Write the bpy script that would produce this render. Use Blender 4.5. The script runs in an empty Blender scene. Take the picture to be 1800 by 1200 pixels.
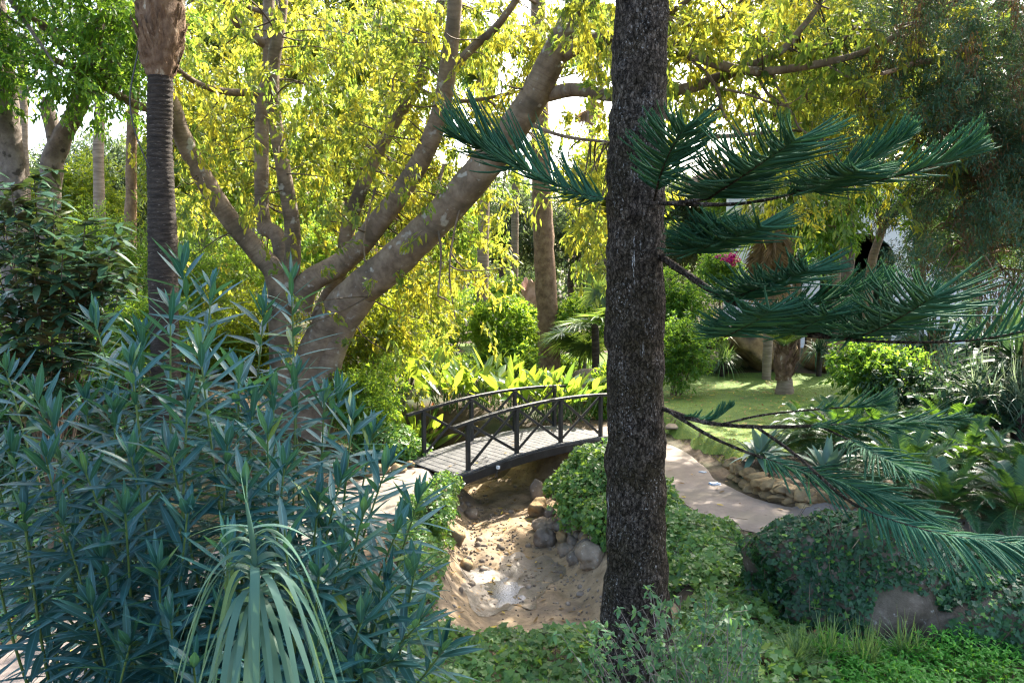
import bpy, bmesh, math, random
import numpy as np
from mathutils import Vector, Matrix

R = math.radians
random.seed(7)
rng = np.random.default_rng(11)
SC = bpy.context.scene
COL = SC.collection

# ------------------------------------------------------------------ camera, sky, sun, exposure
CAM_Z, PITCH, FPX = 3.9, math.atan(150 / 1400), 1400.0
cd = bpy.data.cameras.new('camera')
cd.sensor_width = 36.0
cd.lens = 28.0
cd.clip_start = 0.05
cd.clip_end = 3000
cam = bpy.data.objects.new('camera', cd)
COL.objects.link(cam)
cam.location = (0, 0, CAM_Z)
cam.rotation_euler = (R(90) - PITCH, 0, 0)
SC.camera = cam

SUN_AZ, SUN_EL = R(36), R(43)          # azimuth measured from +Y towards +X
w = bpy.data.worlds.new('World')
SC.world = w
w.use_nodes = True
wn, wl = w.node_tree.nodes, w.node_tree.links
sky = wn.new('ShaderNodeTexSky')
sky.sky_type = 'NISHITA'
sky.sun_disc = False
sky.sun_elevation = SUN_EL
sky.sun_rotation = SUN_AZ
sky.air_density = 1.0
sky.dust_density = 4.0
sky.ozone_density = 0.4
wl.new(sky.outputs[0], wn['Background'].inputs[0])
wn['Background'].inputs[1].default_value = 0.15
sl = bpy.data.lights.new('sun', 'SUN')
sl.energy = 3.9
sl.angle = R(0.53)
sl.color = (1.0, 0.93, 0.80)
sun = bpy.data.objects.new('sun', sl)
COL.objects.link(sun)
sdir = Vector((math.sin(SUN_AZ) * math.cos(SUN_EL), math.cos(SUN_AZ) * math.cos(SUN_EL), math.sin(SUN_EL)))
sun.rotation_euler = sdir.to_track_quat('Z', 'Y').to_euler()
sun.location = sdir * 60
SC.view_settings.view_transform = 'Standard'
SC.view_settings.look = 'None'
SC.view_settings.exposure = 2.6
SC.view_settings.gamma = 1.0
SC.view_settings.use_curve_mapping = False
SC.render.engine = 'CYCLES'
SC.cycles.max_bounces = 10
SC.cycles.diffuse_bounces = 4
SC.cycles.glossy_bounces = 2
SC.cycles.transmission_bounces = 4
SC.cycles.sample_clamp_indirect = 3.0
SC.cycles.use_denoising = True
SC.cycles.denoiser = 'OPENIMAGEDENOISE'
SC.cycles.denoising_prefilter = 'NONE'
SC.cycles.denoising_input_passes = 'RGB_ALBEDO_NORMAL'
SC.cycles.use_adaptive_sampling = False
SC.cycles.pixel_filter_type = 'BLACKMAN_HARRIS'
SC.cycles.filter_width = 1.25
SC.cycles.sample_clamp_direct = 12.0

# ------------------------------------------------------------------ geometry helpers
cp, sp_ = math.cos(PITCH), math.sin(PITCH)

def ray(px, py):
    a, b = (px - 900) / FPX, (600 - py) / FPX
    return np.array([a, cp + b * sp_, -sp_ + b * cp])

def P(px, py, Y):
    """the point at ground distance Y seen at pixel (px, py) of the 1800 x 1200 photograph"""
    d = ray(px, py)
    return np.array([0, 0, CAM_Z]) + d * (Y / d[1])

def unit(v):
    v = np.asarray(v, float)
    n = np.linalg.norm(v, axis=-1, keepdims=True)
    return v / np.maximum(n, 1e-9)

def rsphere(n):
    return unit(rng.normal(size=(n, 3)))

def lerp(a, b, t):
    return a + (b - a) * t

def smooth(t):
    t = np.clip(t, 0, 1)
    return t * t * (3 - 2 * t)

_nd = np.random.default_rng(5)
_NK = [(unit(_nd.normal(size=3)), _nd.uniform(0, 6.28)) for _ in range(24)]

def nz(p, s, o=0, octs=3):
    """cheap smooth noise (sums of sines), about -1..1"""
    p = np.asarray(p, float)
    r, a, k = 0, 1.0, 0
    for oc in range(octs):
        for j in range(4):
            d, ph = _NK[(oc * 4 + j + o * 5) % 24]
            r = r + a * 0.4 * np.sin(p @ d * s * (1.7 + 0.35 * j) + ph + o * 1.3)
        s *= 2.1
        a *= 0.5
    return r

class G:
    """collects vertices, faces and UVs and links them as ONE mesh object"""
    def __init__(self):
        self.v, self.f, self.uv, self.m, self.n = [], [], [], [], 0
    def add(self, v, faces, uv=None, mat=0):
        v = np.asarray(v, float).reshape(-1, 3)
        fs = np.asarray(faces, np.int64)
        self.v.append(v)
        self.f.append(fs + self.n)
        self.uv.append(np.zeros((len(v), 2)) if uv is None else np.asarray(uv, float).reshape(-1, 2))
        self.m.append(np.full(len(fs), mat))
        self.n += len(v)
    def build(self, name, mats, parent=None, smooth_=True, loc=None):
        if not isinstance(mats, (list, tuple)):
            mats = [mats]
        me = bpy.data.meshes.new(name)
        v = np.concatenate(self.v)
        off = np.zeros(3)
        if parent is not None:
            off = np.array(world_loc(parent))
        elif loc is not None:
            off = np.array(loc, float)
        v = v - off
        uv = np.concatenate(self.uv)
        me.vertices.add(len(v))
        me.vertices.foreach_set('co', v.astype(np.float32).ravel())
        idx = np.concatenate([f.ravel() for f in self.f])
        tot = np.concatenate([np.full(len(f), f.shape[1]) for f in self.f])
        st = np.concatenate([[0], np.cumsum(tot)[:-1]])
        me.loops.add(len(idx))
        me.loops.foreach_set('vertex_index', idx.astype(np.int32))
        me.polygons.add(len(tot))
        me.polygons.foreach_set('loop_start', st.astype(np.int32))
        me.polygons.foreach_set('loop_total', tot.astype(np.int32))
        me.polygons.foreach_set('material_index', np.concatenate(self.m).astype(np.int32))
        me.polygons.foreach_set('use_smooth', np.full(len(tot), bool(smooth_)))
        ul = me.uv_layers.new(name='UVMap')
        ul.data.foreach_set('uv', uv[idx].astype(np.float32).ravel())
        me.update(calc_edges=True)
        for m in mats:
            me.materials.append(m)
        o = bpy.data.objects.new(name, me)
        COL.objects.link(o)
        if parent is not None:
            o.parent = parent
        elif loc is not None:
            o.location = off
        return o

def world_loc(o):
    p = np.array(o.location)
    while o.parent is not None:
        o = o.parent
        p = p + np.array(o.location)
    return p

def tag(o, label, cat, group=None, kind=None):
    o['label'] = label
    o['category'] = cat
    if group:
        o['group'] = group
    if kind:
        o['kind'] = kind
    return o

def thing(name, label, cat, loc=(0, 0, 0), group=None):
    o = bpy.data.objects.new(name, None)
    o.empty_display_size = 0.2
    COL.objects.link(o)
    o.location = tuple(float(c) for c in loc)
    return tag(o, label, cat, group)

def dup(root, loc, rz=0.0, s=1.0, label=None, tilt=(0, 0)):
    r = root.copy()
    COL.objects.link(r)
    r.location = tuple(float(c) for c in loc)
    r.rotation_euler = (tilt[0], tilt[1], rz)
    r.scale = (s, s, s)
    if label:
        r['label'] = label
    for ch in list(root.children):
        c = ch.copy()
        COL.objects.link(c)
        c.parent = r
        for gch in ch.children:
            d = gch.copy()
            COL.objects.link(d)
            d.parent = c
    return r

def blades(g, base, d, L, W, droop=0.0, nseg=3, prof=None, fold=0.0, roll=None, mat=0, side=None):
    """many curved ribbons at once: leaves, needles, grass, leaflets"""
    base = np.asarray(base, float)
    N = len(base)
    d = unit(d)
    L = np.broadcast_to(np.asarray(L, float), (N,))
    W = np.broadcast_to(np.asarray(W, float), (N,))
    dr = np.broadcast_to(np.asarray(droop, float), (N,))
    t = np.linspace(0, 1, nseg + 1)
    if prof is None:
        prof = np.sin(np.pi * np.clip(t * 0.93 + 0.05, 0, 1)) ** 0.8
    prof = np.asarray(prof, float)
    pts = base[:, None] + d[:, None] * (L[:, None] * t)[..., None]
    pts[:, :, 2] -= dr[:, None] * L[:, None] * t ** 2
    if side is None:
        up = np.tile(np.array([0, 0, 1.0]), (N, 1))
        vert = np.abs(d[:, 2]) > 0.97
        up[vert] = [1, 0, 0.1]
        side = unit(np.cross(d, up))
    else:
        side = unit(side)
    if roll is not None:
        roll = np.broadcast_to(np.asarray(roll, float), (N,))[:, None]
        side = side * np.cos(roll) + np.cross(d, side) * np.sin(roll)
    wv = side[:, None] * (W[:, None] * prof / 2)[..., None]
    K = nseg + 1
    if fold:
        nrm = unit(np.cross(side, d))
        mid = pts - nrm[:, None] * (W[:, None] * prof * fold)[..., None]
        V = np.stack([pts - wv, mid, pts + wv], axis=2)
        A = 3
    else:
        V = np.stack([pts - wv, pts + wv], axis=2)
        A = 2
    uv = np.zeros((N, K, A, 2))
    uv[..., 0] = t[None, :, None]
    uv[..., 1] = np.linspace(0, 1, A)
    k, a = np.meshgrid(np.arange(nseg), np.arange(A - 1), indexing='ij')
    q = np.stack([k * A + a, k * A + a + 1, (k + 1) * A + a + 1, (k + 1) * A + a], -1).reshape(-1, 4)
    F = (q[None] + (np.arange(N) * K * A)[:, None, None]).reshape(-1, 4)
    g.add(V.reshape(-1, 3), F, uv.reshape(-1, 2), mat)

def mtubes(g, PT, RD, sides=3, mat=0):
    """many tubes at once: PT (B,K,3), RD (B,K)"""
    PT = np.asarray(PT, float)
    B, K, _ = PT.shape
    RD = np.broadcast_to(np.asarray(RD, float), (B, K))
    tg = unit(np.gradient(PT, axis=1))
    ref = np.tile(np.array([0.31, 0.17, 0.93]), (B, 1))
    ref[np.abs((tg[:, 0] * ref).sum(-1)) > 0.9] = [0.95, 0.3, 0.05]
    s = unit(np.cross(tg, ref[:, None]))
    u = np.cross(s, tg)
    an = np.arange(sides) / sides * 2 * np.pi
    V = PT[:, :, None] + (s[:, :, None] * np.cos(an)[:, None] + u[:, :, None] * np.sin(an)[:, None]) * RD[..., None, None]
    k, a = np.meshgrid(np.arange(K - 1), np.arange(sides), indexing='ij')
    a2 = (a + 1) % sides
    q = np.stack([k * sides + a, k * sides + a2, (k + 1) * sides + a2, (k + 1) * sides + a], -1).reshape(-1, 4)
    F = (q[None] + (np.arange(B) * K * sides)[:, None, None]).reshape(-1, 4)
    uv = np.zeros((B, K, sides, 2))
    uv[..., 0] = np.linspace(0, 1, K)[None, :, None]
    uv[..., 1] = an / 6.2832
    g.add(V.reshape(-1, 3), F, uv.reshape(-1, 2), mat)

def spline(pts, n):
    """Catmull-Rom through the points, n samples"""
    p = np.asarray(pts, float)
    if len(p) == 2:
        return p[0] + (p[1] - p[0]) * np.linspace(0, 1, n)[:, None]
    q = np.vstack([2 * p[0] - p[1], p, 2 * p[-1] - p[-2]])
    t = np.linspace(0, len(p) - 1 - 1e-6, n)
    i = t.astype(int)
    f = (t - i)[:, None]
    a, b, c, d = q[i], q[i + 1], q[i + 2], q[i + 3]
    return 0.5 * (2 * b + (c - a) * f + (2 * a - 5 * b + 4 * c - d) * f ** 2 + (3 * b - a - 3 * c + d) * f ** 3)

def tube(g, pts, rad, sides=12, n=None, bump=0.0, bs=4.0, mat=0, cap=True, seed=0):
    """one swept limb with a lumpy surface"""
    n = n or max(8, len(pts) * 6)
    c = spline(pts, n)
    r = np.interp(np.linspace(0, 1, n), np.linspace(0, 1, len(rad)), rad)
    tg = unit(np.gradient(c, axis=0))
    s = np.zeros_like(c)
    s0 = unit(np.cross(tg[0], [0.2, 0.9, 0.1] if abs(tg[0][2]) > 0.5 else [0, 0, 1]))
    for i in range(n):
        s0 = unit(s0 - tg[i] * (s0 @ tg[i]))
        s[i] = s0
    u = np.cross(tg, s)
    an = np.arange(sides) / sides * 2 * np.pi
    dirs = s[:, None] * np.cos(an)[:, None] + u[:, None] * np.sin(an)[:, None]
    V = c[:, None] + dirs * r[:, None, None]
    if bump:
        V = V + dirs * (nz(V.reshape(-1, 3) + seed * 3.1, bs, seed).reshape(n, sides) * bump * r[:, None])[..., None]
    k, a = np.meshgrid(np.arange(n - 1), np.arange(sides), indexing='ij')
    a2 = (a + 1) % sides
    q = np.stack([k * sides + a, k * sides + a2, (k + 1) * sides + a2, (k + 1) * sides + a], -1).reshape(-1, 4)
    uv = np.zeros((n, sides, 2))
    uv[..., 0] = np.linspace(0, 1, n)[:, None]
    uv[..., 1] = an / 6.2832
    g.add(V.reshape(-1, 3), q, uv.reshape(-1, 2), mat)
    if cap:
        for i in (0, n - 1):
            g.add(V[i], np.arange(sides)[None], None, mat)

def box(g, c, ax, ay, az, mat=0, bev=0.0):
    """an oriented box from its centre and three half-axes, with bevelled long edges"""
    c, ax, ay, az = (np.asarray(q, float) for q in (c, ax, ay, az))
    if bev:
        ly, lz = np.linalg.norm(ay), np.linalg.norm(az)
        by, bz = ay * (1 - bev / ly), az * (1 - bev / lz)
        ring = [ay + bz, by + az, -by + az, -ay + bz, -ay - bz, -by - az, by - az, ay - bz]
        v = [c - ax + q for q in ring] + [c + ax + q for q in ring]
        g.add(v, [[i, (i + 1) % 8, 8 + (i + 1) % 8, 8 + i] for i in range(8)], None, mat)
        g.add(v[:8], np.arange(8)[::-1][None], None, mat)
        g.add(v[8:], np.arange(8)[None], None, mat)
    else:
        v = [c + sx * ax + sy * ay + sz * az for sx in (-1, 1) for sy in (-1, 1) for sz in (-1, 1)]
        g.add(v, [[0, 1, 3, 2], [4, 6, 7, 5], [0, 4, 5, 1], [2, 3, 7, 6], [0, 2, 6, 4], [1, 5, 7, 3]], None, mat)

def stamp(g, tv, tf, pos, d, nrm, L, Wd=None, mat=0):
    """many copies of a flat leaf outline"""
    tv = np.asarray(tv, float)
    d = unit(d)
    y = unit(np.cross(nrm, d))
    z = np.cross(d, y)
    N = len(pos)
    L = np.broadcast_to(np.asarray(L, float), (N,))
    Wd = L if Wd is None else np.broadcast_to(np.asarray(Wd, float), (N,))
    V = pos[:, None] + d[:, None] * (tv[None, :, 0] * L[:, None])[..., None] + y[:, None] * (tv[None, :, 1] * Wd[:, None])[..., None] + z[:, None] * (tv[None, :, 2] * L[:, None])[..., None]
    tf = np.asarray(tf)
    F = (tf[None] + (np.arange(N) * len(tv))[:, None, None]).reshape(-1, tf.shape[1])
    uv = np.tile(np.stack([tv[:, 0], tv[:, 1] + 0.5], -1), (N, 1))
    g.add(V.reshape(-1, 3), F, uv, mat)

_iv = [(0, 0), (-.12, .22), (-.2, .42), (.12, .36), (.3, .55), (.45, .3), (1, 0), (.45, -.3), (.3, -.55), (.12, -.36), (-.2, -.42), (-.12, -.22)]
IVY_V = [(.28, 0, -.04)] + [(x, y, .05 * abs(y) - .10 * x * x) for x, y in _iv]
IVY_F = [[0, 1 + i, 1 + (i + 1) % 12] for i in range(12)]

def ico(sub):
    bm = bmesh.new()
    bmesh.ops.create_icosphere(bm, subdivisions=sub, radius=1.0)
    v = np.array([q.co[:] for q in bm.verts])
    f = np.array([[q.index for q in fc.verts] for fc in bm.faces])
    bm.free()
    return v, f
ICO = {k: ico(k) for k in (2, 3, 4, 5)}

def rock_shape(rad, seed, sub=3, rough=0.18, flat=0.0):
    v, f = ICO[sub]
    v = v.copy()
    if flat:
        for k in range(9):
            d = unit(np.random.default_rng(seed * 31 + k).normal(size=3))
            lim = 1 - flat * np.random.default_rng(seed * 17 + k).uniform(.5, 1)
            dd = v @ d
            v = v - d * np.maximum(dd - lim, 0)[:, None]
    v = v * (1 + rough * nz(v + seed * 1.7, 1.6, seed % 4)[:, None] + rough * .25 * nz(v + seed, 7, seed % 3)[:, None])
    return v * np.asarray(rad), f

def surf_points(v, f, n, keep=None):
    a, b, c = v[f[:, 0]], v[f[:, 1]], v[f[:, 2]]
    cr = np.cross(b - a, c - a)
    ar = np.linalg.norm(cr, axis=1)
    i = rng.choice(len(f), n, p=ar / ar.sum())
    u, w_ = rng.random(n), rng.random(n)
    sw = u + w_ > 1
    u[sw], w_[sw] = 1 - u[sw], 1 - w_[sw]
    p = a[i] + (b[i] - a[i]) * u[:, None] + (c[i] - a[i]) * w_[:, None]
    nn = unit(cr[i])
    if keep is not None:
        k = keep(p, nn)
        p, nn = p[k], nn[k]
    return p, nn

# ------------------------------------------------------------------ materials
def newmat(name):
    m = bpy.data.materials.new(name)
    m.use_nodes = True
    nt = m.node_tree
    b = nt.nodes['Principled BSDF']
    return m, nt, b

def N_(nt, t, **kw):
    n = nt.nodes.new(t)
    for k, v in kw.items():
        if k in n.inputs.keys():
            n.inputs[k].default_value = v
        else:
            setattr(n, k, v)
    return n

def ramp(nt, src, stops):
    r = nt.nodes.new('ShaderNodeValToRGB')
    el = r.color_ramp.elements
    while len(el) < len(stops):
        el.new(0.5)
    for e, (p, c) in zip(el, stops):
        e.position = p
        e.color = (*c, 1)
    nt.links.new(src, r.inputs[0])
    return r.outputs[0]

def mixc(nt, fac, a, b, mode='MIX'):
    n = nt.nodes.new('ShaderNodeMix')
    n.data_type = 'RGBA'
    n.blend_type = mode
    for s, val in ((n.inputs[0], fac), (n.inputs[6], a), (n.inputs[7], b)):
        if isinstance(val, (int, float)):
            s.default_value = val
        elif isinstance(val, tuple):
            s.default_value = (*val, 1)
        else:
            nt.links.new(val, s)
    return n.outputs[2]

def leafmat(name, c1, c2, trans, tf=0.45, rough=0.45, spec=0.4, odd=None, odd_share=0.06, vein=0.0, back=None, trans2=None):
    """leaf: two greens by leaf, light coming through it, now and then an odd-coloured leaf"""
    m, nt, b = newmat(name)
    geo = N_(nt, 'ShaderNodeNewGeometry')
    rnd = geo.outputs['Random Per Island']
    stops = [(0, c1), (1 - odd_share if odd else 1, c2)]
    if odd:
        stops = [(0, c1), (1 - odd_share, c2), (min(1, 1 - odd_share + .01), odd)]
    col = ramp(nt, rnd, stops)
    tc = N_(nt, 'ShaderNodeTexCoord')
    no = N_(nt, 'ShaderNodeTexNoise', Scale=0.9, Detail=2.0)
    nt.links.new(tc.outputs['Object'], no.inputs['Vector'])
    hs = N_(nt, 'ShaderNodeHueSaturation')
    mp = N_(nt, 'ShaderNodeMapRange')
    mp.inputs[1].default_value, mp.inputs[2].default_value = .3, .7
    mp.inputs[3].default_value, mp.inputs[4].default_value = .75, 1.3
    nt.links.new(no.outputs[0], mp.inputs[0])
    nt.links.new(mp.outputs[0], hs.inputs['Value'])
    nt.links.new(col, hs.inputs['Color'])
    col = hs.outputs[0]
    if vein:
        uv = N_(nt, 'ShaderNodeSeparateXYZ')
        nt.links.new(tc.outputs['UV'], uv.inputs[0])
        ma = N_(nt, 'ShaderNodeMath', operation='SUBTRACT')
        ma.inputs[1].default_value = .5
        nt.links.new(uv.outputs[1], ma.inputs[0])
        ab = N_(nt, 'ShaderNodeMath', operation='ABSOLUTE')
        nt.links.new(ma.outputs[0], ab.inputs[0])
        f = ramp(nt, ab.outputs[0], [(0.0, (vein,) * 3), (0.09, (0, 0, 0))])
        col = mixc(nt, f, col, tuple(min(1, 2.6 * q + .04) for q in c2))
    if back:
        col = mixc(nt, geo.outputs['Backfacing'], col, back)
    nt.links.new(col, b.inputs['Base Color'])
    b.inputs['Roughness'].default_value = rough
    b.inputs['Specular IOR Level'].default_value = spec
    tr = N_(nt, 'ShaderNodeBsdfTranslucent')
    tcol = mixc(nt, 1.0, ramp(nt, rnd, [(0, (trans[0] * .45, trans[1] * .62, trans[2])), (.45, trans), (1, tuple(min(1, q * 1.2) for q in trans))]), (1, 1, 1), 'MULTIPLY')
    if trans2:
        n2 = N_(nt, 'ShaderNodeTexNoise', Scale=.8, Detail=3.0)
        nt.links.new(tc.outputs['Object'], n2.inputs['Vector'])
        tcol = mixc(nt, ramp(nt, n2.outputs[0], [(.40, (0, 0, 0)), (.60, (1, 1, 1))]), tcol, ramp(nt, rnd, [(0, tuple(q * .6 for q in trans2)), (1, trans2)]))
    nt.links.new(tcol, tr.inputs[0])
    mx = N_(nt, 'ShaderNodeMixShader')
    mx.inputs[0].default_value = tf
    nt.links.new(b.outputs[0], mx.inputs[1])
    nt.links.new(tr.outputs[0], mx.inputs[2])
    nt.links.new(mx.outputs[0], nt.nodes['Material Output'].inputs[0])
    return m

def noisemat(name, stops, scale=5.0, detail=8.0, rough=0.85, bump=0.3, bscale=None, stretch=(1, 1, 1), spots=None, spot_scale=30, spot_th=.72, stain=None, stain_scale=1.0, spec=.3):
    m, nt, b = newmat(name)
    tc = N_(nt, 'ShaderNodeTexCoord')
    mp = N_(nt, 'ShaderNodeMapping')
    mp.inputs['Scale'].default_value = stretch
    nt.links.new(tc.outputs['Object'], mp.inputs[0])
    no = N_(nt, 'ShaderNodeTexNoise', Scale=scale, Detail=detail, Roughness=0.65)
    nt.links.new(mp.outputs[0], no.inputs['Vector'])
    col = ramp(nt, no.outputs[0], stops)
    if stain:
        n3 = N_(nt, 'ShaderNodeTexNoise', Scale=stain_scale, Detail=5.0)
        nt.links.new(tc.outputs['Object'], n3.inputs['Vector'])
        col = mixc(nt, ramp(nt, n3.outputs[0], [(.5, (0, 0, 0)), (.68, (1, 1, 1))]), col, stain)
    if spots:
        n2 = N_(nt, 'ShaderNodeTexNoise', Scale=spot_scale, Detail=4.0)
        nt.links.new(mp.outputs[0], n2.inputs['Vector'])
        f = ramp(nt, n2.outputs[0], [(spot_th - .04, (0, 0, 0)), (spot_th + .03, (1, 1, 1))])
        col = mixc(nt, f, col, spots)
    nt.links.new(col, b.inputs['Base Color'])
    b.inputs['Roughness'].default_value = rough
    b.inputs['Specular IOR Level'].default_value = spec
    if bump:
        bn = N_(nt, 'ShaderNodeTexNoise', Scale=bscale or scale * 3, Detail=8.0, Roughness=.7)
        nt.links.new(mp.outputs[0], bn.inputs['Vector'])
        bp = N_(nt, 'ShaderNodeBump', Strength=bump, Distance=0.03)
        nt.links.new(bn.outputs[0], bp.inputs['Height'])
        nt.links.new(bp.outputs[0], b.inputs['Normal'])
    return m

M = {}
M['soil'] = noisemat('soil', [(.3, (.028, .018, .011)), (.5, (.06, .04, .022)), (.7, (.11, .075, .042))], 4, bump=.6, stain=(.03, .045, .012), stain_scale=.7)
M['sand'] = noisemat('sand', [(.3, (.12, .084, .046)), (.48, (.235, .168, .098)), (.72, (.37, .27, .165))], 3.0, bump=.35, bscale=26, spots=(.10, .07, .045), spot_scale=20, spot_th=.66, stain=(.12, .09, .062), stain_scale=1.3)
M['sand_pebble'] = noisemat('sand_pebble', [(.3, (.09, .07, .05)), (.5, (.19, .15, .11)), (.7, (.30, .25, .2))], 9, bump=.2)
M['wet_sand'] = noisemat('wet_sand', [(.3, (.055, .042, .03)), (.5, (.10, .078, .055)), (.72, (.17, .13, .095))], 6, rough=.38, bump=.4, bscale=50, spec=.5)
M['concrete'] = noisemat('concrete', [(.3, (.135, .108, .09)), (.55, (.205, .168, .143)), (.75, (.27, .228, .20))], 2.4, bump=.12, bscale=40, spots=(.12, .095, .07), spot_scale=9, spot_th=.70, stain=(.17, .145, .11), stain_scale=.8)
M['turf'] = noisemat('turf', [(.3, (.045, .075, .012)), (.5, (.08, .14, .02)), (.72, (.13, .17, .03))], 3.0, bump=.5, bscale=60)
M['stone'] = noisemat('stone', [(.3, (.10, .08, .06)), (.5, (.20, .155, .11)), (.7, (.32, .25, .18))], 3, bump=.6, bscale=14, spots=(.32, .29, .24), spot_scale=14, spot_th=.66)
M['ochre_stone'] = noisemat('ochre_stone', [(.3, (.14, .09, .04)), (.5, (.27, .18, .085)), (.7, (.40, .29, .15))], 3, bump=.8, bscale=10, stain=(.08, .06, .04), stain_scale=2)
M['grey_stone'] = noisemat('grey_stone', [(.3, (.075, .058, .043)), (.5, (.15, .122, .095)), (.7, (.26, .22, .175))], 4, bump=.4, bscale=18, spots=(.38, .36, .33), spot_scale=20, spot_th=.70)
M['rock_dark'] = noisemat('rock_dark', [(.3, (.045, .034, .024)), (.5, (.11, .088, .066)), (.72, (.20, .165, .13))], 4, bump=1.0, bscale=9, stain=(.05, .045, .028), stain_scale=1.6, spots=(.25, .23, .21), spot_scale=16, spot_th=.68)
M['bridge'] = noisemat('bridge', [(.3, (.012, .012, .012)), (.55, (.022, .021, .021)), (.75, (.042, .04, .038))], 6, rough=.45, bump=.25, bscale=30, stretch=(1, 1, 1))
M['deck'] = noisemat('deck', [(.3, (.05, .05, .051)), (.5, (.09, .089, .09)), (.75, (.15, .147, .144))], 5, rough=.7, bump=.3, bscale=40)

def pine_bark():
    m, nt, b = newmat('bark_pine')
    tc = N_(nt, 'ShaderNodeTexCoord')
    def noise(scale, st=(1, 1, 1), det=6.0, ro=.65):
        mp = N_(nt, 'ShaderNodeMapping'); mp.inputs['Scale'].default_value = st
        nt.links.new(tc.outputs['Object'], mp.inputs[0])
        n = N_(nt, 'ShaderNodeTexNoise', Scale=scale, Detail=det, Roughness=ro)
        nt.links.new(mp.outputs[0], n.inputs['Vector'])
        return n.outputs[0]
    def mul(x, y):
        n = N_(nt, 'ShaderNodeMath', operation='MULTIPLY')
        nt.links.new(x, n.inputs[0]); nt.links.new(y, n.inputs[1])
        return n.outputs[0]
    base = ramp(nt, noise(30, (1, 1, .5)), [(.36, (.011, .009, .007)), (.5, (.046, .036, .029)), (.66, (.155, .125, .10))])
    base = mixc(nt, ramp(nt, noise(1.6), [(.42, (0, 0, 0)), (.66, (.8, .8, .8))]), base, (.034, .027, .013))
    sp = mul(ramp(nt, noise(60, (1, 1, .7), 3), [(.585, (0, 0, 0)), (.65, (1, 1, 1))]), ramp(nt, noise(6, (1, 1, .6)), [(.46, (.04, .04, .04)), (.62, (1, 1, 1))]))
    base = mixc(nt, sp, base, (.30, .285, .27))
    dr = mul(ramp(nt, noise(22, (1, 1, .13), 4), [(.63, (0, 0, 0)), (.68, (1, 1, 1))]), ramp(nt, noise(2.3, (1, 1, .5)), [(.52, (0, 0, 0)), (.62, (1, 1, 1))]))
    base = mixc(nt, dr, base, (.46, .45, .44))
    nt.links.new(base, b.inputs['Base Color'])
    b.inputs['Roughness'].default_value = .85
    b.inputs['Specular IOR Level'].default_value = .08
    mp = N_(nt, 'ShaderNodeMapping'); mp.inputs['Scale'].default_value = (1, 1, .5)
    wrp = N_(nt, 'ShaderNodeTexNoise', Scale=9.0, Detail=3.0)
    nt.links.new(tc.outputs['Object'], wrp.inputs['Vector'])
    va = N_(nt, 'ShaderNodeVectorMath', operation='MULTIPLY_ADD'); va.inputs[1].default_value = (.16, .16, .16)
    nt.links.new(wrp.outputs['Color'], va.inputs[0]); nt.links.new(tc.outputs['Object'], va.inputs[2])
    nt.links.new(va.outputs[0], mp.inputs[0])
    vo = N_(nt, 'ShaderNodeTexVoronoi', feature='DISTANCE_TO_EDGE', Scale=30.0)
    nt.links.new(mp.outputs[0], vo.inputs['Vector'])
    crack = ramp(nt, vo.outputs['Distance'], [(0.0, (.25, .25, .25)), (.11, (1, 1, 1))])
    old = b.inputs['Base Color'].links[0].from_socket
    nt.links.new(mixc(nt, .42, old, crack, 'MULTIPLY'), b.inputs['Base Color'])
    bp0 = N_(nt, 'ShaderNodeBump', Strength=.9, Distance=0.05)
    nt.links.new(crack, bp0.inputs['Height'])
    bp = N_(nt, 'ShaderNodeBump', Strength=.8, Distance=0.04)
    nt.links.new(bp0.outputs[0], bp.inputs['Normal'])
    nt.links.new(noise(34, (1, 1, .45), 8), bp.inputs['Height'])
    nt.links.new(bp.outputs[0], b.inputs['Normal'])
    return m
M['bark_pine'] = pine_bark()
M['bark_fig'] = noisemat('bark_fig', [(.3, (.11, .075, .05)), (.5, (.195, .14, .098)), (.72, (.29, .22, .16))], 4, bump=.45, bscale=14, spots=(.33, .30, .26), spot_scale=5, spot_th=.66, stain=(.085, .065, .045), stain_scale=1.6)

def rings(m, freq, depth):
    """fine growth rings round a limb, along its length"""
    nt = m.node_tree; b = nt.nodes['Principled BSDF']
    tc = N_(nt, 'ShaderNodeTexCoord'); sx = N_(nt, 'ShaderNodeSeparateXYZ')
    nt.links.new(tc.outputs['UV'], sx.inputs[0])
    dn = N_(nt, 'ShaderNodeTexNoise', Scale=2.2, Detail=3.0); nt.links.new(tc.outputs['Object'], dn.inputs['Vector'])
    m1 = N_(nt, 'ShaderNodeMath', operation='MULTIPLY_ADD'); m1.inputs[1].default_value = .035
    nt.links.new(dn.outputs[0], m1.inputs[0]); nt.links.new(sx.outputs[0], m1.inputs[2])
    r = N_(nt, 'ShaderNodeTexNoise', noise_dimensions='1D', Detail=5.0)
    r.inputs['Scale'].default_value = freq
    nt.links.new(m1.outputs[0], r.inputs['W'])
    old = b.inputs['Base Color'].links[0].from_socket
    f = ramp(nt, r.outputs[0], [(.38, (.62, .60, .58)), (.55, (1, 1, 1)), (.68, (1.0, .98, .95))])
    nt.links.new(mixc(nt, .45, old, f, 'MULTIPLY'), b.inputs['Base Color'])
    ob = b.inputs['Normal'].links[0].from_socket
    bp = N_(nt, 'ShaderNodeBump', Strength=depth, Distance=0.02)
    nt.links.new(r.outputs[0], bp.inputs['Height']); nt.links.new(ob, bp.inputs['Normal'])
    nt.links.new(bp.outputs[0], b.inputs['Normal'])
rings(M['bark_fig'], 130, .4)
M['bark_grey'] = noisemat('bark_grey', [(.3, (.07, .055, .045)), (.5, (.15, .12, .10)), (.72, (.25, .21, .175))], 5, bump=.6, bscale=14, spots=(.05, .04, .03), spot_scale=6, spot_th=.62)
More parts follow.
